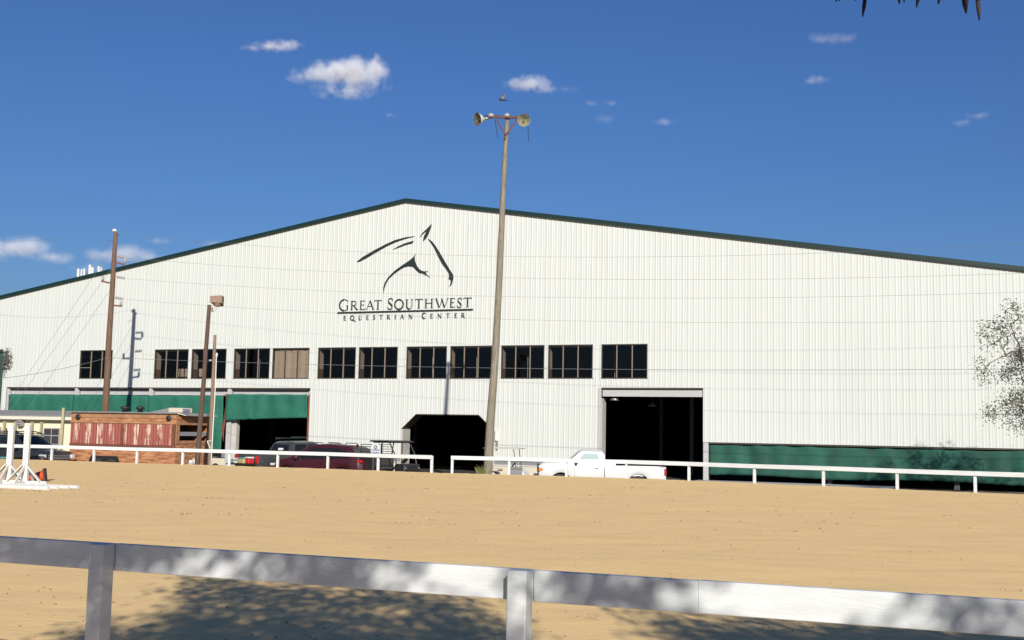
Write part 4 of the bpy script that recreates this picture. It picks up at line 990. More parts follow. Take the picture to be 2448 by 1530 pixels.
for s_ in (-1, 1):
    h_ = box_part(bs, 'headlight', 'clearlens', (Lb-.30, Lb+.02, s_*.80-.13, s_*.80+.115, .82, 1.02), bevel=.03)
    box_part(h_, 'turn_signal', 'amber', (Lb-.28, Lb+.024, s_*.82-.10, s_*.82+.09, .755, .815), bevel=.02)
    box_part(bs, 'side_mirror', 'blackmat', (3.45, 3.56, s_*1.10-.10, s_*1.10+.10, 1.22, 1.42), bevel=.03)
box_part(bs, 'grille', 'column', (Lb-.01, Lb+.03, -.60, .60, .88, .92), (Lb-.01, Lb+.03, -.60, .60, .96, .99), (Lb-.01, Lb+.035, -.60, .60, .80, .84), bevel=.005)
box_part(bs, 'front_bumper', 'blackmat', (Lb-.05, Lb+.16, -.95, .95, .45, .66), bevel=.04)
box_part(bs, 'number_plate', 'teal', (2.4, 2.8, -.990, -.984, .72, .86), label='light blue door sticker')
box_part(bs, 'seat', 'seat', (1.9, 2.05, -.6, .6, .7, 1.5), (2.8, 2.95, -.65, -.15, .7, 1.5), bevel=.05)

# utility cart (side by side) with sign
uv = thing('utility_cart', 'black off road utility cart with a roof and a white sign on its rails', 'utility cart', (0, 0, 0))
UYv = 50.2; pc = depth_at(931, 1126, UYv); uv.location = (pc.x, UYv, GZ); uv.rotation_euler = (0, 0, radians(-38))
# local x forward (to the right and towards the camera)
box_part(uv, 'chassis', 'blackmat', (-1.15, 1.25, -.52, .52, .34, .62), (-1.2, -.35, -.66, .66, .625, 1.32), (.75, 1.35, -.5, .5, .625, .98), (-.33, .74, -.66, .66, .32, .44), bevel=.04)
q = MB(); rp = [(-.42, .98), (-.48, 1.35), (-.38, 1.88), (.55, 1.90), (.88, 1.40), (1.0, .98)]
for s_ in (-.62, .62):
    q.tube([(x, s_, z) for x, z in rp], .03, 7); q.tube([(.12, s_, .45), (.12, s_, 1.88)], .026, 6)
for x, z in ((-.38, 1.88), (.55, 1.9), (1.0, .98), (-.48, 1.3)): q.tube([(x, -.62, z), (x, .62, z)], .026, 6)
# slatted cargo rails at the back
for s_ in (-.62, .62):
    for k in range(5): q.tube([(-1.15, s_, 1.38+k*.10), (-.5, s_, 1.38+k*.10)], .014, 5)
    q.tube([(-1.15, s_, .95), (-1.15, s_, 1.80)], .02, 5)
for k in range(5): q.tube([(-1.15, -.62, 1.38+k*.10), (-1.15, .62, 1.38+k*.10)], .014, 5)
q.build('roll_cage', M['blackmat'], uv)
q = MB(); q.prism([(-.62, 1.90), (-.5, 1.97), (.55, 1.98), (.78, 1.92), (.76, 1.88), (.5, 1.92), (-.5, 1.915)], -.70, .70, 'Y'); q.build('roof', M['blackmat'], uv, bevel=.01)
box_part(uv, 'seat', 'seat', (-.35, .15, -.55, .55, .72, .84), (-.38, -.27, -.55, .55, .85, 1.28), bevel=.04)
for x, y, s_ in ((-.78, .60, 1), (-.78, -.60, -1), (.95, .60, 1), (.95, -.60, -1)):
    q = MB(); q.lathe([(.17, -.12), (.29, -.13), (.325, -.08), (.335, 0), (.325, .08), (.29, .13), (.17, .12)], 22, axis='Y', cap=False)
    wl = q.build('wheel', mat('dusty knobbly tyre', (.12, .10, .085), .95, var=.4, scale=25) if (x, y) == (-.78, .60) else bpy.data.materials['dusty knobbly tyre'], uv, smooth=True); wl.location = (x, y, .335)
    q = MB(); q.lathe([(.17, s_*.10), (.15, s_*.05), (.001, s_*.06)], 18, axis='Y', cap=False); q.build('rim', M['blackmat'], wl)
sb_ = box_part(uv, 'sign_board', 'signwhite', (-.50, .06, -.668, -.645, 1.36, 1.76), (-.42, -.06, -.669, -.644, 1.761, 1.86))
q = MB(); q.lathe([(.05, -.674), (.085, -.674), (.085, -.6695), (.05, -.6695)], 16, o=(-.22, 0, 1.67), axis='Y', cap=False); q.build('sign_emblem', M['blackmat'], sb_)
q = MB(); rnd = random.Random(2)
for row in (1.545, 1.43):
    x = -.47
    while x < .02:
        wd = rnd.choice((.03, .036, .04)); q.box(x, x+.010, -.673, -.6695, row-.035, row+.035); q.box(x+.011, x+wd-.008, -.673, -.6695, row+rnd.choice((.022, -.035, 0)), row+.035 if rnd.random() < .5 else row+.036)
        x += wd+.012
        if rnd.random() < .15: x += .03
q.build('sign_text', M['blue'], sb_)
q = MB(); q.lathe([(.13, -.012), (.16, 0), (.13, .012)], 16, axis='X'); o = q.build('steering_wheel', M['blackmat'], uv); o.location = (.62, .3, 1.12); o.rotation_euler = (0, .6, 0)
for s_ in (-.4, .4): box_part(uv, 'headlight', 'steel', (1.335, 1.36, s_-.05, s_+.05, .80, .85), bevel=.01)

# golf cart
gc = thing('golf_cart', 'white golf cart with a thin tan roof parked beside the tall timber pole', 'golf cart', (0, 0, 0))
GY = 50.6; pc = depth_at(1197, 1130, GY); gc.location = (pc.x+.08, GY, GZ); gc.rotation_euler = (0, 0, radians(-14))
box_part(gc, 'chassis', 'blackmat', (-1.0, 1.05, -.45, .45, .28, .38), (-1.0, -.3, -.5, .5, .385, .55), bevel=.02)
q = MB(); q.prism([(.55, .36), (1.05, .36), (1.12, .55), (1.0, .78), (.70, .92), (.62, .90), (.60, .6)], -.55, .55, 'Y'); q.build('front_cowl', M['whitepaint'], gc, bevel=.04)
q = MB(); q.prism([(-1.1, .45), (-.25, .45), (-.25, .66), (-.6, .72), (-1.1, .66)], -.56, .56, 'Y'); q.build('rear_body', M['whitepaint'], gc, bevel=.03)
box_part(gc, 'seat', 'tan', (-.62, -.1, -.5, .5, .72, .84), (-.70, -.60, -.5, .5, .845, 1.12), bevel=.04)
q = MB()
for s_ in (-.5, .5):
    q.tube([(.72, s_, .88), (.60, s_, 1.70)], .018, 6); q.tube([(-.72, s_, .66), (-.70, s_, 1.70)], .028, 6)
q.build('roof_post', M['blackmat'], gc)
q = MB(); q.prism([(-.78, 1.70), (.88, 1.71), (.90, 1.73), (.7, 1.755), (-.6, 1.77), (-.78, 1.74)], -.56, .56, 'Y'); q.build('roof', M['tan'], gc, bevel=.01)
for x, y, s_ in ((-.72, .46, 1), (-.72, -.46, -1), (.78, .46, 1), (.78, -.46, -1)):
    q = MB(); q.lathe([(.11, -.09), (.21, -.1), (.235, -.05), (.235, .05), (.21, .1), (.11, .09)], 18, axis='Y', cap=False); wl = q.build('wheel', M['tyre'], gc, smooth=True); wl.location = (x, y, .235)
    q = MB(); q.lathe([(.12, s_*.07), (.001, s_*.06)], 14, axis='Y', cap=False); q.build('rim', M['whitepaint'], wl)
q = MB(); q.lathe([(.13, -.01), (.15, 0), (.13, .01)], 14, axis='X'); o = q.build('steering_wheel', M['blackmat'], gc); o.location = (.42, .22, 1.0); o.rotation_euler = (0, .6, 0)
# bin beside it
bn = thing('waste_bin', 'dark grey wheeled bin between the golf cart and the white pickup', 'waste bin', (depth_at(1233, 1130, 49.9).x, 49.9, GZ), .1)
q = MB(); q.add([(x*.20, y*.2, 0) for x, y in ((-1, -1), (1, -1), (1, 1), (-1, 1))]+[(x*.26, y*.27, .85) for x, y in ((-1, -1), (1, -1), (1, 1), (-1, 1))], [(0, 3, 2, 1), (4, 5, 6, 7), (0, 1, 5, 4), (1, 2, 6, 5), (2, 3, 7, 6), (3, 0, 4, 7)]); q.build('bin_body', M['column'], bn, bevel=.02)
box_part(bn, 'lid', 'column', (-.28, .28, -.30, .29, .86, .92), bevel=.02)
for s_ in (-.24, .24): q = MB(); q.lathe([(.001, -.03), (.10, -.03), (.10, .03), (.001, .03)], 14, o=(s_, .24, .10), axis='X'); q.build('wheel', M['blackmat'], bn)
# meter box on the wall
q = MB(); q.box(-.1, .1, -.14, -.04, 0, .62); s_, z_ = wall_at(1189, 1054); o = q.build('meter_box', M['whitepaint'], bevel=.01); o.location = wall_world(s_, z_, 0); o.rotation_euler = (0, 0, -YAW); tag(o, 'narrow white electric box on the wall just right of the tall pole', 'meter box')
q = MB(); q.box(-.05, .05, -.1, -.04, -.5, -.01); q.build('conduit', M['column'], o)

# ------------------------------------------------------------------ food trailer clad in rough wood and rusty sheets
Yr = 52.4; cr = depth_at(423, 1000, Yr); TL, TW = 6.1, 2.4
tr = thing('food_trailer', 'wooden food trailer clad in peeling red corrugated sheets with a serving hatch', 'trailer', (cr.x, Yr, GZ), -YAW)
# local: x along the long side (0 at right corner, negative left), y into depth
z0 = .28; z1 = 2.97
def tz(x): return z1+.0*x
q = MB(); q.box(-TL, 0, 0, TW, z0, z1); body = None
# body as wall panels so that the hatch is a real opening
q = MB()
q.box(-TL, 0, 0, .05, z0, z1); q.box(-TL, 0, TW-.05, TW, z0, z1); q.box(-TL, -TL+.05, .05, TW-.05, z0, z1)
q.box(-.05, 0, .05, .22, z0, z1); q.box(-.05, 0, TW-.10, TW-.05, z0, z1); q.box(-.05, 0, .22, TW-.10, z0, 1.76); q.box(-.05, 0, .22, TW-.10, 2.46, z1); q.box(-TL+.05, -.05, .05, TW-.05, z0, z0+.06)
wall_o = q.build('wall', M['plywood'], tr)
q = MB(); q.box(-TL-.02, -.0, -.03, 0, z1-.22, z1-.02); q.box(-TL-.02, .0, -.04, 0, 2.50, 2.58)
q.box(-TL-.02, .02, -.03, .0, z0, z0+.3); q.box(0, .03, -.03, TW, 2.48, 2.57); q.box(0, .035, -.03, TW, 1.62, 1.74); q.box(0, .03, -.03, .20, 1.745, 2.475)
q.build('trim_board', M['orangewood'], tr)
q = MB()
for (xa, xb) in ((-TL+.05, -3.12), (-2.92, -.22)):
    n = int((xb-xa)/.04)
    base = len(q.v)
    for k in range(n+1):
        x = xa+(xb-xa)*k/n; y = -.055+.012*sin(k*pi/2)
        q.v += [(x, y, 1.53), (x, y, 2.47)]
    q.f += [(base+2*k, base+2*k+2, base+2*k+3, base+2*k+1) for k in range(n)]
q.m = [0]*len(q.f); q.build('rusty_sheet', M['rustpanel'], tr, recalc=False)
q = MB(); q.box(-3.10, -2.94, -.07, -.005, 1.53, 2.49); q.box(-.20, -.03, -.065, -.005, 1.53, 2.49); q.box(-TL, 0, -.045, -.002, 1.43, 1.528); q.build('batten', M['rust'], tr)
q = MB()
q.add([(.0, .24, 1.98), (.0, TW-.12, 1.98), (-.04, TW-.12, 2.16), (-.04, .24, 2.16)], [(0, 1, 2, 3)])
q.build('hatch_slat', M['column'], tr)
q = MB(); q.box(-TL+.1, -.3, .1, .14, 1.0, 2.6); q.build('inner_wall', M['interior'], tr)
q = MB(); q.box(-TL-.12, .05, -.14, TW+.1, z1+.002, z1+.05); rf = q.build('roof', M['steel'], tr)
q = MB(); q.v = [(.052, -.05, z1+.045), (.052, TW+.1, z1+.045), (.42, TW+.12, z1-.06), (.34, .2, z1-.05), (.052, -.05, z1+.005), (.052, TW+.1, z1+.005), (.42, TW+.12, z1-.09), (.34, .2, z1-.08)]
q.f = [(0, 1, 2, 3), (7, 6, 5, 4), (0, 3, 7, 4), (3, 2, 6, 7), (2, 1, 5, 6), (1, 0, 4, 5)]; q.m = [0]*6; q.build('awning', M['steel'], tr)
for k, x in enumerate((-TL+2.62, -TL+3.52)):
    q = MB(); q.lathe([(.12, 0), (.12, .14), (.20, .17), (.21, .24), (.12, .28), (.0, .30)], 14, o=(x, .6, z1+.052)); q.build('roof_vent', M['blackmat'], rf, smooth=True)
q = MB(); q.box(-.75, .0, .3, 1.1, z1+.052, z1+.28); ac = q.build('air_conditioner', M['tan'], rf, bevel=.03)
q = MB(); q.box(-.02, .012, .42, .88, z1+.18, z1+.22); q.box(-.02, .012, .42, .88, z1+.10, z1+.14); q.build('vent_slot', M['blue'], ac)
q = MB(); q.v = [(-2.4, .9, z1+.052), (-1.2, .9, z1+.052), (-1.2, 1.5, z1+.28), (-1.6, 1.5, z1+.30), (-1.25, .92, z1+.27)]; q.f = [(0, 1, 4), (0, 4, 2, 3), (1, 2, 4), (0, 3, 2, 1)]; q.m = [0]*4; q.build('roof_hatch', M['steel'], rf)
for x in (-TL+.45, -.42):
    q = MB(); q.lathe([(.13, -.03), (.13, -.08), (.07, -.11)], 14, o=(x, -.0, 2.77), axis='Y'); q.build('marker_lamp', M['blackmat'], tr)
# wheels in the arch
for x in (-4.40, -3.60):
    for yy, s_ in ((.06, -1), (TW-.15, 1)): wl = wheel(tr, x, yy, .38, .24, s_, 'greyrim', 5); wl.location.z = .48
q = MB(); q.prism([(-5.0, .50), (-4.78, .98), (-3.22, .98), (-3.0, .50)], -.037, -.032, 'Y'); q.build('wheel_arch', M['blackmat'], tr)
q = MB(); q.bar((0, .5, .35), (1.5, TW/2, .35), .08, .1); q.bar((0, TW-.5, .35), (1.5, TW/2, .35), .08, .1); q.tube([(1.4, TW/2, .35), (1.4, TW/2, 0)], .03, 8); q.build('tongue', M['blackmat'], tr)

def propane(label, p, m):
    t = thing('propane_tank', label, 'gas tank', p, .2, 'propane tanks')
    q = MB(); q.lathe([(.13, .0), (.13, .04), (.10, .05), (.155, .09), (.158, .36), (.14, .42), (.07, .47), (.02, .48)], 18); q.build('cylinder', M[m], t, smooth=True)
    q = MB(); q.lathe([(.095, .43), (.095, .56), (.085, .56), (.085, .43)], 16, cap=False); q.build('collar', M['tank'], t)
    q = MB(); q.tube([(0, 0, .47), (0, 0, .53)], .02, 6); q.build('valve', M['steel'], t); return t
tank0 = propane('squat grey propane tank with a white top in front of the trailer end', depth_at(456, 1109, 51.9), 'tankgrey')
tank0.location.z = -.35-.10
box_ = thing('tank_shelf', 'low steel shelf carrying the propane tanks on the trailer tongue', 'shelf', (depth_at(463, 1100, 52.0).x, 52.0, GZ), -YAW)
box_part(box_, 'top', 'blackmat', (-.45, .45, -.3, .3, .30, .345), bevel=.01)
for x in (-.4, .4):
    for y in (-.25, .25): box_part(box_, 'leg', 'blackmat', (x-.02, x+.02, y-.02, y+.02, 0, .298))
t2 = thing('propane_tank', 'tall white propane tank between the squat grey tank and the dark light pole', 'gas tank', (depth_at(468.5, 1100, 52.15).x, 52.15, GZ+.346), .1, 'propane tanks')
q = MB(); q.lathe([(.12, .0), (.13, .06), (.13, .5), (.11, .58), (.04, .62)], 18); q.build('cylinder', M['tank'], t2, smooth=True)
q = MB(); q.tube([(0, 0, .6), (-.08, -.05, .66), (-.16, -.1, .5), (-.14, -.12, .2)], .015, 6); q.build('hose', M['steel'], t2)

# ------------------------------------------------------------------ cream office building on the left
oy = 61.5; oc = depth_at(100, 1000, oy)
of = thing('site_office', 'long low cream sided site office with a grey roof at the left edge', 'building', (oc.x, oy, GZ), -YAW)
OH = 2.97
def ol(px): # local x of a pixel on the office front
    r_ = ray(px, 1010); n_ = Vector((sin(YAW), cos(YAW), 0)); tt = (Vector((oc.x, oy, 0)).dot(n_))/r_.dot(n_); P = r_*tt
    return (P.x-oc.x)*cos(YAW)-(P.y-oy)*sin(YAW)
q = MB(); ZW = 2.62
x = -14.0
prof = [(0.0, .0), (.10, .012), (.12, 0.0)]
OX1 = ol(300); q.box(-14, OX1, 0, 3.6, .3, ZW)
q.build('wall', M['creamsiding'], of)
q = MB()
for k in range(int((OX1+14)/.15)): q.box(-14+k*.15, -14+k*.15+.02, -.008, -.001, .3, ZW)
q.build('siding_seam', M['creamsiding'], of)
q = MB(); q.box(-14.3, OX1+.3, -.35, -.28, 2.62, 2.84); q.box(-14.3, OX1+.3, -.28, 0, 2.62, 2.66); q.build('fascia', M['fascia'], of)
q = MB(); q.add([(-14.3, -.37, 2.85), (OX1+.3, -.37, 2.85), (OX1+.3, 1.8, 3.14), (-14.3, 1.8, 3.14), (-14.3, 3.95, 2.85), (OX1+.3, 3.95, 2.85), (-14.3, -.37, 2.80), (OX1+.3, -.37, 2.80), (OX1+.3, 3.95, 2.80), (-14.3, 3.95, 2.80)], [(0, 1, 2, 3), (3, 2, 5, 4), (6, 9, 8, 7), (0, 6, 7, 1), (1, 7, 8, 5, 2), (4, 5, 8, 9), (0, 3, 4, 9, 6)]); q.build('roof', M['shingle'], of)
for (a_, b_) in ((ol(107), ol(145)), (ol(-22), ol(4.5))):
    q = MB(); q.box(a_, b_, -.05, -.009, 1.32, 2.20); wn = q.build('window', M['winframe'], of)
    q = MB(); mz = 1.80
    for (xa, xb) in ((a_+.05, (a_+b_)/2-.03), ((a_+b_)/2+.03, b_-.05)):
        for (za, zb_2) in ((1.37, mz-.025), (mz+.025, 2.15)): q.box(xa, xb, -.056, -.0505, za, zb_2)
    q.build('pane', mat('dark office glass', (.05, .05, .06), .15) if 'dark office glass' not in bpy.data.materials else bpy.data.materials['dark office glass'], wn)
a_ = ol(171.5); q = MB(); q.box(a_, a_+.95, -.06, -.009, .3, 2.32); dr = q.build('door', M['whitepaint'], of)
q = MB(); q.box(a_+.05, a_+.14, -.07, -.061, .9, 1.6); q.build('door_glass', M['winframe'], dr)
a_ = ol(49); q = MB(); q.box(a_, a_+.30, -.26, -.01, 2.26, 2.60); q.build('vent_box', M['winframe'], of); q = MB(); q.box(a_+.03, a_+.27, -.268, -.261, 2.30, 2.36); q.box(a_+.03, a_+.27, -.268, -.261, 2.44, 2.50); q.build('vent_slot', M['blue'], of)
# deck in front with tall posts
dk = thing('deck', 'treated timber deck with tall bare posts in front of the cream office', 'deck', (oc.x, oy, GZ), -YAW)
q = MB(); q.box(ol(-40), ol(200), -2.4, -.4, .25, .33); q.build('floor', M['treated'], dk)
for px_ in (-12, 18, 58.5, 93, 120, 160, 182):
    x_ = ol(px_)*.975; q = MB(); q.box(x_-.05, x_+.06, -2.4, -2.29, 0, 2.5); q.build('post', M['treated'], dk)
q = MB(); xa, xb = ol(92)*.97, ol(176)*.97; q.box(xa, xb, -2.28, -2.22, 1.22, 1.27); q.box(xa, xb, -2.28, -2.24, .42, .47)
k = xa
while k < xb: q.box(k, k+.035, -2.27, -2.24, .47, 1.22); k += .13
q.build('railing', M['treated'], dk)
q = MB(); xq = depth_at(150, 975, 57.5); q.box(-.065, .065, -.065, .065, 0, xq.z-GZ); o = q.build('timber_post', M['treated'], bevel=.01); o.location = (depth_at(146, 1060, 57.5).x, 57.5, GZ); tag(o, 'tall pale timber post standing alone higher than the office roof', 'post')
o.rotation_euler = (0, radians(.6), 0)

# ------------------------------------------------------------------ jumps, rails and cone on the sand
def jump(label, px_, py_, lean=0.0):
    p = ground_at(px_, py_, 0); t = thing('jump_standard', label, 'jump standard', (p.x, p.y, 0), radians(-8), 'white jump standards')
    q = MB(); q.box(-.075, .075, -.05, .05, .02, 1.52); q.prism([(-.075, 1.52), (.075, 1.52), (0, 1.57)], -.05, .05, 'Y'); q.build('upright', M['whitepaint'], t, bevel=.006)
    q = MB()
    for z in [.55+k*.076 for k in range(12)]: q.lathe([(.001, -.056), (.010, -.056), (.010, -.051), (.001, -.051)], 8, o=(0, 0, z), axis='Y')
    q.build('peg_hole', M['column'], t)
    q = MB()
    q.box(-.62, .62, -.045, .045, .0, .10)
    for s_ in (-1, 1): q.bar((s_*.05, -.055, .52), (s_*.46, -.055, .09), .03, .10, up=(0, 1, 0)); 
    q.build('foot', M['whitepaint'], t, bevel=.005)
    q = MB()
    q.box(-.045, .045, -.55, -.046, .0, .09); q.box(-.045, .045, .046, .55, .0, .09)
    for s_ in (-1, 1): q.bar((.0, s_*.05, .48), (.0, s_*.42, .09), .03, .09)
    q.build('cross_foot', M['whitepaint'], t, bevel=.005); return t
jump('white jump standard with a row of peg holes, nearer the left edge of the sand', 20, 1156)
jump('white jump standard with a row of peg holes, beside the fallen orange cone', 59, 1158.5)
def gpole(label, a, b, r_=.048):
    A = ground_at(*a, r_); B_ = ground_at(*b, r_); d = B_-A; L = d.length
    q = MB(); q.lathe([(r_*.96, 0), (r_, .01), (r_, L-.01), (r_*.96, L)], 14, axis='X'); o = q.build('ground_pole', M['whitepaint'], smooth=False); o.location = A; o.rotation_euler = (0, 0, atan2(d.y, d.x)); tag(o, label, 'pole', 'white poles lying on the sand')
gpole('white jump pole lying nearest the camera, its end just past the cone', (-60, 1160.5), (116, 1168.5), .058)
gpole('white jump pole lying second from the camera, end showing right of the nearest pole', (-10, 1160), (139, 1166.8))
gpole('white jump pole lying third from the camera on the sand', (20, 1159.5), (164, 1166))
gpole('white jump pole lying farthest of the four, its end farthest right', (40, 1159), (187, 1165))
cp = ground_at(108, 1153, 0); CS = 1.15; cn = thing('traffic_cone', 'orange traffic cone with a black base fallen on its side by the jump standards', 'traffic cone', (cp.x, cp.y, .19), 0)
q = MB(); q.lathe([(.13, .03), (.045, .45), (.03, .46)], 18, axis='Z'); q.xf(Matrix.Rotation(radians(-98), 4, 'Y')); q.xf(Matrix.Rotation(radians(12), 4, 'Z')); q.build('cone', M['orange'], cn, smooth=True)
q = MB(); q.box(-.17, .17, -.17, .17, -.005, .03); q.xf(Matrix.Rotation(radians(-98), 4, 'Y')); q.xf(Matrix.Rotation(radians(12), 4, 'Z')); q.build('base', M['coneblack'], cn)

cn.scale = (CS, CS, CS)
# weeds at the foot of the tall pole
q = MB(); rnd = random.Random(8); wb = depth_at(1150, 1135, 46.9)
for k in range(70):
    a = rnd.random()*6.28; l_ = rnd.uniform(.25, .62); lean_ = rnd.uniform(.05, .5); bx_, by_ = rnd.gauss(0, .10), rnd.gauss(0, .05); w_ = .012
    tipp = (bx_+cos(a)*l_*lean_, by_+sin(a)*l_*lean_*.5, l_); q.add([(bx_-w_, by_, 0), (bx_+w_, by_, 0), (bx_+w_+(tipp[0]-bx_)*.4, by_, l_*.6), tipp], [(0, 1, 2, 3)])
o = q.build('weed_clump', M['weed'], recalc=False); o.location = (wb.x, 45.0, -.05); tag(o, 'small clump of green weeds at the foot of the tall timber pole', 'weeds')
o.location = (depth_at(1150, 1135, 45.0).x, 45.0, -.22)
q = MB(); q.lathe([(.02, 0), (.07, .06), (.085, .14), (.06, .22), (.01, .26)], 12); q.v = [(x, y*.3, z) for x, y, z in q.v]; o = q.build('cactus_pad', M['cactus'], smooth=True); pz = depth_at(1146, 1130, 45.1); o.location = (pz.x, 45.1, -.12); o.rotation_euler = (0, -.25, 0); tag(o, 'small brown cactus pad left of the weeds by the tall pole', 'plant')

# bird above the floodlights
bp_ = depth_at(1202, 238.5, 46.5); bd = thing('flying_bird', 'small dark bird with pale patches flying above the floodlights', 'bird', bp_, radians(200))
q = MB(); nB = 10
def bird():
    m = MB(); prof = [(-.16, .004), (-.11, .022), (-.05, .038), (.02, .045), (.08, .036), (.12, .026), (.15, .028), (.18, .02), (.205, .006), (.225, .001)]
    m.tube([(x, 0, .012*sin(x*8)) for x, _ in prof], [r_ for _, r_ in prof], 10); return m
bird().build('body', M['bird'], bd, smooth=True)
for s_ in (-1, 1):
    q = MB(); q.v = [(.07, s_*.03, .02), (-.04, s_*.03, .02), (.09, s_*.14, .10), (-.03, s_*.15, .09), (.02, s_*.30, .03 if s_ < 0 else .17), (-.04, s_*.27, .03 if s_ < 0 else .15), (.07, s_*.03, .012), (-.04, s_*.03, .012), (.09, s_*.14, .092), (-.03, s_*.15, .084)]
    q.f = [(0, 2, 3, 1), (2, 4, 5, 3), (6, 7, 9, 8), (8, 9, 5, 4), (0, 6, 8, 2), (1, 3, 9, 7)]; q.m = [0]*6; q.build('wing', M['birdwhite'] if s_ > 0 else M['bird'], bd, recalc=False)
q = MB(); q.v = [(-.14, -.02, 0), (-.14, .02, 0), (-.24, .045, -.01), (-.25, 0, -.01), (-.24, -.045, -.01), (-.14, 0, .012)]; q.f = [(0, 5, 3, 4), (5, 1, 2, 3), (0, 4, 3, 2, 1)]; q.m = [0]*3; q.build('tail', M['bird'], bd, recalc=False)

# ------------------------------------------------------------------ trees
def tree(name, label, base, trunk, tips, seed, tr0, leaf_n, leaf_s, leaf_mat, spread=.35, fork=None, twig_r=.006, tiponly=False):
    """trunk: list of points; tips: points the twigs grow to; leaves cluster along the outer part of every twig"""
    rnd = random.Random(seed); t = thing(name, label, 'tree', base); b = Vector(base)
    nodes = [(Vector(p), None) for p in trunk]; segs = []
    cen = Vector(trunk[-1]); order = sorted(tips, key=lambda p: (Vector(p)-cen).length)
    paths = []; use = [0]*len(nodes); parent = [max(0, i-1) for i in range(len(nodes))]
    start_ok = max(0, len(trunk)-3)
    for tp in order:
        tp = Vector(tp); best = None; bd_ = 1e9
        for i in range(start_ok, len(nodes)):
            d = (nodes[i][0]-tp).length + .25*(nodes[i][0]-cen).length
            if d < bd_: bd_ = d; best = i
        A = nodes[best][0]; L = (tp-A).length; n = max(2, int(L/.28)); pid = best; prev = A
        bend = Vector((rnd.uniform(-1, 1), rnd.uniform(-1, 1), rnd.uniform(-.3, 1)))*L*.12
        for k in range(1, n+1):
            u = k/n; p = A.lerp(tp, u)+bend*sin(pi*u)+Vector((rnd.uniform(-1, 1), rnd.uniform(-1, 1), rnd.uniform(-1, 1)))*.025*min(1, L)
            nodes.append((p, None)); parent.append(pid); pid = len(nodes)-1
        paths.append(pid)
    cnt = [0]*len(nodes)
    for pid in paths:
        i = pid; guard = 0
        while i > 0 and guard < 4000: cnt[i] += 1; i = parent[i]; guard += 1
        cnt[0] += 1
    q = MB(); q2 = MB(); rad = [min(tr0, twig_r*(max(1, c)**.50)) for c in cnt]
    for i in range(1, len(nodes)):
        a = nodes[parent[i]][0]; c = nodes[i][0]
        if i < len(trunk): r0 = tr0*(1-.5*(i-1)/len(trunk)); r1 = tr0*(1-.5*i/len(trunk))
        else: r0 = min(rad[parent[i]], rad[i]*1.35) if parent[i] >= 0 else rad[i]; r1 = rad[i]
        (q if i < len(trunk) else q2).tube([a-b, c-b], [r0, r1], 10 if i < len(trunk) else (5 if r0 < .03 else 7), cap=False)
    q.build('trunk', M['bark'], t, smooth=True, recalc=False)
    br = q2.build('branches', M['bark'], t, smooth=True, recalc=False)
    lv = MB(); V = []; F = []
    outer = [i for i in range(len(trunk), len(nodes)) if cnt[i] <= 3]
    if tiponly: outer = paths
    for k in range(leaf_n):
        i = rnd.choice(outer); p = nodes[i][0]-b+Vector((rnd.gauss(0, 1), rnd.gauss(0, 1), rnd.gauss(0, 1)))*spread*.5
        ax = Vector((rnd.gauss(0, 1), rnd.gauss(0, 1), rnd.gauss(0, .6)-.3)).normalized(); sd_ = ax.cross(Vector((rnd.gauss(0, 1), rnd.gauss(0, 1), rnd.gauss(0, 1)))).normalized()
        s_ = leaf_s*rnd.uniform(.6, 1.35); m_ = len(V); pw = p+b
        if tiponly and pw.y > -.2 and pw.z-CAMH < pw.y*.50+.25: continue          # none hang down in front of the lens
        V += [p, p+ax*s_*.5+sd_*s_*.27, p+ax*s_, p+ax*s_*.5-sd_*s_*.27]; F.append((m_, m_+1, m_+2, m_+3))
    lv.add(V, F); lv.build('crown', leaf_mat, t, recalc=False)
    return t
# tree whose left side reaches into the frame on the right
rnd = random.Random(21); TB = Vector((21.6, 42.0, GZ)); tips = []
lobes = [((22.6, 42, 6.7), (3.0, 3.0, 1.3), 130), ((20.8, 42, 5.0), (3.2, 3.0, 1.6), 180), ((22.5, 42, 4.5), (3.5, 3.2, 2.4), 160), ((20.0, 42, 3.0), (2.1, 2.0, .7), 80), ((24.6, 41.8, 5.5), (2.6, 2.6, 2.2), 90)]
for c_, r_, n_ in lobes:
    for k in range(n_):
        v = Vector((rnd.gauss(0, 1), rnd.gauss(0, 1), rnd.gauss(0, 1))).normalized()*rnd.uniform(.55, 1.0)
        tips.append((c_[0]+v.x*r_[0], c_[1]+v.y*r_[1], c_[2]+v.z*r_[2]))
for (px_, py_) in ((2332, 785), (2338, 800), (2345, 830), (2330, 866), (2334, 892), (2340, 905), (2352, 868), (2343, 980), (2350, 990), (2360, 985), (2402, 733), (2410, 740), (2420, 760), (2390, 772), (2376, 790), (2400, 1010), (2412, 1025), (2365, 780), (2372, 812), (2388, 850), (2396, 880), (2380, 900), (2384, 968), (2420, 990), (2435, 1005)):
    q_ = depth_at(px_+16, py_, 42+rnd.uniform(-.6, .6)); tips.append(tuple(q_))
tree('oak_tree', 'sparse leafed dark oak reaching into the right edge of the photo', TB, [TB, TB+Vector((.1, 0, 1.3)), TB+Vector((.0, .1, 2.6)), TB+Vector((-.2, .1, 3.8))], tips, 9, .22, 30000, .088, M['leaf_oak'], spread=.36, twig_r=.008)

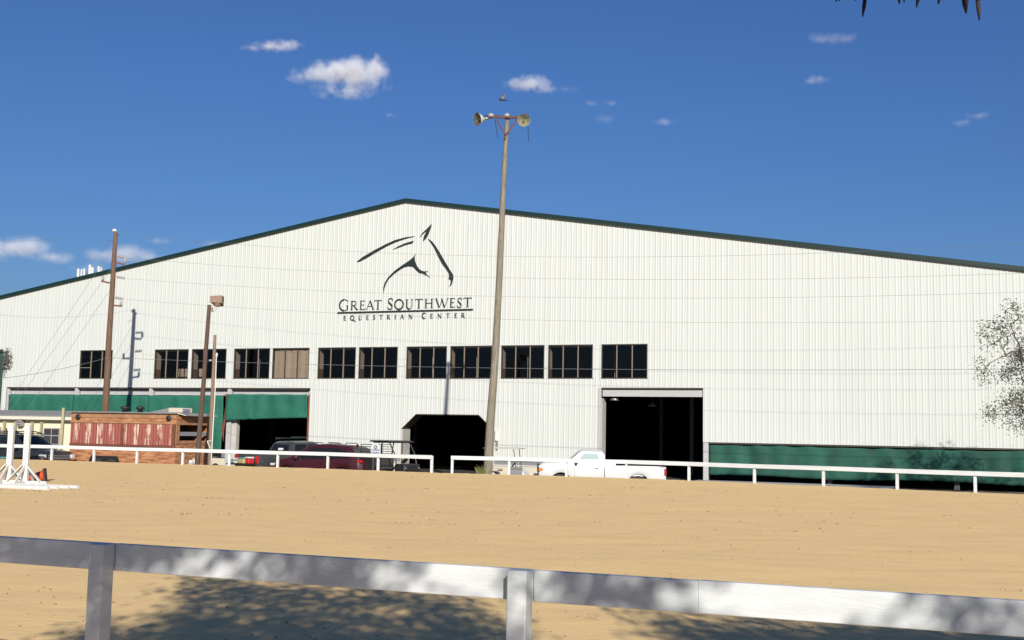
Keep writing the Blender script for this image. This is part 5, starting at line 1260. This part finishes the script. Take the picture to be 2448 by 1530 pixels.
# canopy of the tree the photographer stands under: built where its shadows on the sand and the rail say it is
rnd = random.Random(33); tips = []
def inpoly(x, y, P):
    c_ = False
    for (a, b), (c2, d) in zip(P, P[1:]+P[:1]):
        if (b > y) != (d > y) and x < (c2-a)*(y-b)/(d-b)+a: c_ = not c_
    return c_
def shade(poly, z0_, n_, hmin, hmax):
    xs_ = [p[0] for p in poly]; ys_ = [p[1] for p in poly]; k = 0
    while k < n_:
        x_ = rnd.uniform(min(xs_), max(xs_)); y_ = rnd.uniform(min(ys_), max(ys_))
        if not inpoly(x_, y_, poly): continue
        P_ = ground_at(x_, y_, z0_); hh_ = rnd.uniform(hmin, hmax); tips.append(tuple(P_-LDIR*((hh_-P_.z)/sin(SUN_EL)))); k += 1
shade([(400, 1400), (480, 1372), (600, 1385), (1000, 1410), (1150, 1440), (1200, 1490), (1240, 1560), (380, 1560), (430, 1500), (390, 1440)], 0, 190, 3.9, 5.6)
shade([(1520, 1475), (1700, 1478), (2100, 1510), (2500, 1520), (2500, 1640), (1900, 1600), (1560, 1540), (1480, 1500)], 0, 120, 3.9, 5.6)
shade([(2000, 1500), (2500, 1512), (2500, 1600), (2050, 1570)], 0, 60, 3.9, 5.4)
shade([(150, 1510), (420, 1500), (420, 1600), (100, 1600)], 0, 30, 3.9, 5.2)
shade([(60, 1290), (260, 1300), (270, 1420), (240, 1500), (70, 1350)], .91, 20, 3.9, 5.2)
shade([(700, 1325), (870, 1340), (840, 1410), (710, 1390)], .91, 15, 3.9, 5.2)
shade([(1330, 1365), (1440, 1375), (1580, 1390), (1560, 1450), (1280, 1500)], .91, 13, 3.9, 5.2)
shade([(2180, 1425), (2448, 1440), (2448, 1540), (2230, 1500)], .91, 8, 3.9, 5.2)
for k in range(150):                                            # the rest of the crown, behind and above the camera
    y_ = rnd.uniform(-12.5, -7.0); tips.append((rnd.uniform(-4.5, 8.0), y_, rnd.uniform(3.8, (4.0-y_)/2.115+.3)))
tips = [p for p in tips if p[2] > 3.0]
TB2 = Vector((5.6, -6.0, 0))
near = tree('canopy_tree', 'tree over the camera whose drooping twig tips show at the upper right', TB2, [TB2, TB2+Vector((-.1, .1, 1.2)), TB2+Vector((-.4, .2, 2.4)), TB2+Vector((-1.0, .6, 3.7))], tips, 6, .26, 33000, .095, M['leaf_near'], spread=.36, twig_r=.0022, tiponly=True)
q = MB(); bN = Vector(TB2); hang = MB()
for (px_, y1, wd, dx) in ((2001, 4, 9, -3), (2005, 3, 7, 4), (2067, 40, 10, -10), (2148, 9, 9, 5), (2162, 7, 6, -2), (2195, 18, 9, -8), (2246, 10, 9, -6), (2306, 32, 14, 8), (2311, 20, 10, -3), (2338, 49, 11, 7), (2043, 2, 7, 5)):
    D0 = 2.9+rnd.uniform(-.1, .1); top_ = depth_at(px_-dx*1.5, -90, D0); tip_ = depth_at(px_+dx*.5, y1, D0); rw = wd/FPX*D0/2
    mid_ = depth_at(px_-dx*.3, -20, D0)
    hang.tube([top_-bN, mid_-bN, mid_.lerp(tip_, .6)-bN, tip_-bN], [rw*.6, rw, rw*.95, rw*.3], 7)
A_ = depth_at(1950, -85, 2.9); B_ = depth_at(2500, -95, 2.85)
hang.tube([A_-bN, A_.lerp(B_, .5)-bN+Vector((0, 0, .02)), B_-bN, Vector((2.6, .5, 4.0))-bN, Vector((4.6, -5.2, 3.9))-bN], [.004, .007, .01, .02, .04], 7)
hang.build('hanging_twigs', M['twig'], near, smooth=True, recalc=False)

# ------------------------------------------------------------------ clouds: real lit volumes far beyond the hall
def cloud(label, blobs, gain=.12, D=1500.0, seed=0, amp=1.0, nscale=.055):
    pts = [depth_at(b[0], b[1], D) for b in blobs]; k = D/FPX; c0_ = sum(pts, Vector())/len(pts)
    bm = bmesh.new()
    for p, b in zip(pts, blobs):
        r_ = bmesh.ops.create_icosphere(bm, subdivisions=2, radius=1.0)
        for v in r_['verts']: v.co = Vector((v.co.x*b[2]*k*1.35, v.co.y*max(b[3], b[2]*.5)*k*1.2, v.co.z*b[3]*k*1.4))+(p-c0_)
    h_ = bmesh.ops.convex_hull(bm, input=bm.verts); dele = [g for g in h_['geom_interior'] if isinstance(g, bmesh.types.BMVert)]+[g for g in h_['geom_unused'] if isinstance(g, bmesh.types.BMVert)]
    bmesh.ops.delete(bm, geom=list(set(dele)), context='VERTS')
    keep = set(g for g in h_['geom'] if isinstance(g, bmesh.types.BMFace) and g.is_valid)
    bmesh.ops.delete(bm, geom=[f for f in bm.faces if f not in keep], context='FACES_ONLY'); bmesh.ops.recalc_face_normals(bm, faces=bm.faces)
    me = bpy.data.meshes.new('cloud'); bm.to_mesh(me); bm.free()
    m = bpy.data.materials.new('cloud vapour'); m.use_nodes = True; nt = m.node_tree; nt.nodes.clear(); out = N(nt, 'ShaderNodeOutputMaterial')
    vol = N(nt, 'ShaderNodeVolumePrincipled'); vol.inputs['Color'].default_value = (.98, .98, 1, 1); vol.inputs['Anisotropy'].default_value = -.05
    nt.links.new(vol.outputs[0], out.inputs['Volume'])
    tc = N(nt, 'ShaderNodeTexCoord'); prev = None
    for p, b in zip(pts, blobs):
        mp = N(nt, 'ShaderNodeMapping', vector_type='TEXTURE'); mp.inputs['Location'].default_value = p-c0_; mp.inputs['Scale'].default_value = (b[2]*k, max(b[3], b[2]*.5)*k, b[3]*k)
        nt.links.new(tc.outputs['Object'], mp.inputs[0]); ln = N(nt, 'ShaderNodeVectorMath', operation='LENGTH'); nt.links.new(mp.outputs[0], ln.inputs[0])
        mr = N(nt, 'ShaderNodeMapRange'); mr.inputs['From Min'].default_value = 1.6; mr.inputs['From Max'].default_value = .1; mr.inputs['To Max'].default_value = b[4]; nt.links.new(ln.outputs['Value'], mr.inputs[0])
        if prev is None: prev = mr.outputs[0]
        else:
            mx = N(nt, 'ShaderNodeMath', operation='SMOOTH_MAX'); mx.inputs[2].default_value = .35; nt.links.new(prev, mx.inputs[0]); nt.links.new(mr.outputs[0], mx.inputs[1]); prev = mx.outputs[0]
    n = N(nt, 'ShaderNodeTexNoise', noise_dimensions='4D'); n.inputs['W'].default_value = seed*3.7; n.inputs['Scale'].default_value = nscale; n.inputs['Detail'].default_value = 6; n.inputs['Roughness'].default_value = .6
    nt.links.new(tc.outputs['Object'], n.inputs['Vector'])
    nm = N(nt, 'ShaderNodeMath', operation='MULTIPLY_ADD'); nm.inputs[1].default_value = 2.6*amp; nm.inputs[2].default_value = -1.3*amp-.12; nt.links.new(n.outputs[0], nm.inputs[0])
    ad = N(nt, 'ShaderNodeMath', operation='ADD'); nt.links.new(prev, ad.inputs[0]); nt.links.new(nm.outputs[0], ad.inputs[1])
    ed = N(nt, 'ShaderNodeMapRange', interpolation_type='SMOOTHSTEP'); ed.inputs['From Min'].default_value = .02; ed.inputs['From Max'].default_value = .85; nt.links.new(ad.outputs[0], ed.inputs[0])
    fa = N(nt, 'ShaderNodeMath', operation='MULTIPLY'); nt.links.new(ed.outputs[0], fa.inputs[0]); nt.links.new(prev, fa.inputs[1])
    fb = N(nt, 'ShaderNodeMath', operation='MULTIPLY'); fb.inputs[1].default_value = gain*(.75 if gain > .1 else .6); nt.links.new(fa.outputs[0], fb.inputs[0]); nt.links.new(fb.outputs[0], vol.inputs['Density'])
    me.materials.append(m); o = bpy.data.objects.new('cloud', me); C.objects.link(o); o.location = c0_
    return tag(o, label, 'cloud', 'small clouds in the blue sky')
cloud('largest white cloud, left of the light pole, flat and grey beneath', [(715, 182, 30, 13, .6), (752, 175, 50, 19, .9), (805, 172, 52, 30, 1), (850, 175, 48, 34, 1), (895, 165, 30, 30, 1), (820, 215, 70, 20, .62), (905, 200, 30, 18, .7)], gain=.16, seed=1)
cloud('small elongated white cloud just above and left of the largest cloud', [(605, 115, 28, 9, .7), (650, 110, 40, 13, .9), (692, 108, 30, 13, .9)], gain=.14, seed=2, nscale=.09)
cloud('small domed white cloud right above the floodlights', [(1240, 203, 34, 15, .9), (1272, 199, 44, 19, 1), (1310, 212, 26, 12, .6)], gain=.12, seed=3, nscale=.08)
cloud('faint wisp just right of the domed cloud', [(1360, 212, 22, 10, .8)], gain=.05, seed=4, nscale=.1)
cloud('faint pair of wisps right of the floodlights, the higher ones', [(1412, 247, 22, 8, .8), (1460, 247, 18, 8, .8)], gain=.05, seed=5, nscale=.1)
cloud('faint round wisp right of the floodlights, the lower one', [(1447, 283, 24, 13, .8)], gain=.04, seed=6, nscale=.08)
cloud('small flat wisp farther right of the floodlights', [(1588, 291, 32, 9, .85)], gain=.06, seed=7, nscale=.09)
cloud('faint broken wisp near the top right, below the hanging twigs', [(1965, 93, 45, 13, .8), (2015, 92, 40, 14, .8)], gain=.04, seed=8, nscale=.07)
cloud('small wisp at the right, under the faint broken one', [(1938, 193, 20, 9, .8), (1958, 189, 24, 11, .9)], gain=.08, seed=9, nscale=.09)
cloud('faint slanting wisp at the far right of the sky', [(2298, 293, 30, 9, .7), (2342, 276, 30, 9, .8)], gain=.05, seed=10, nscale=.09)
cloud('broad lilac cloud low over the roof at the left edge', [(-30, 595, 60, 30, .9), (35, 590, 50, 24, .9), (75, 590, 40, 24, .9), (130, 615, 50, 15, .7)], gain=.11, amp=.7, seed=11, nscale=.05)
cloud('broad lilac cloud low over the roof behind the utility pole', [(250, 610, 50, 20, .8), (300, 608, 60, 24, .9), (360, 615, 45, 16, .8), (230, 640, 60, 18, .5)], gain=.095, amp=.7, seed=12, nscale=.05)
cloud('small wisp above the roof slope right of the utility pole', [(378, 576, 32, 9, .85)], gain=.05, seed=13, nscale=.09)
cloud('low wisp touching the roof line halfway up the left slope', [(512, 585, 34, 11, .85)], gain=.05, seed=14, nscale=.08)
cloud('tiny wisp below the right end of the largest cloud', [(934, 276, 13, 7, .9)], gain=.07, seed=15, nscale=.12)
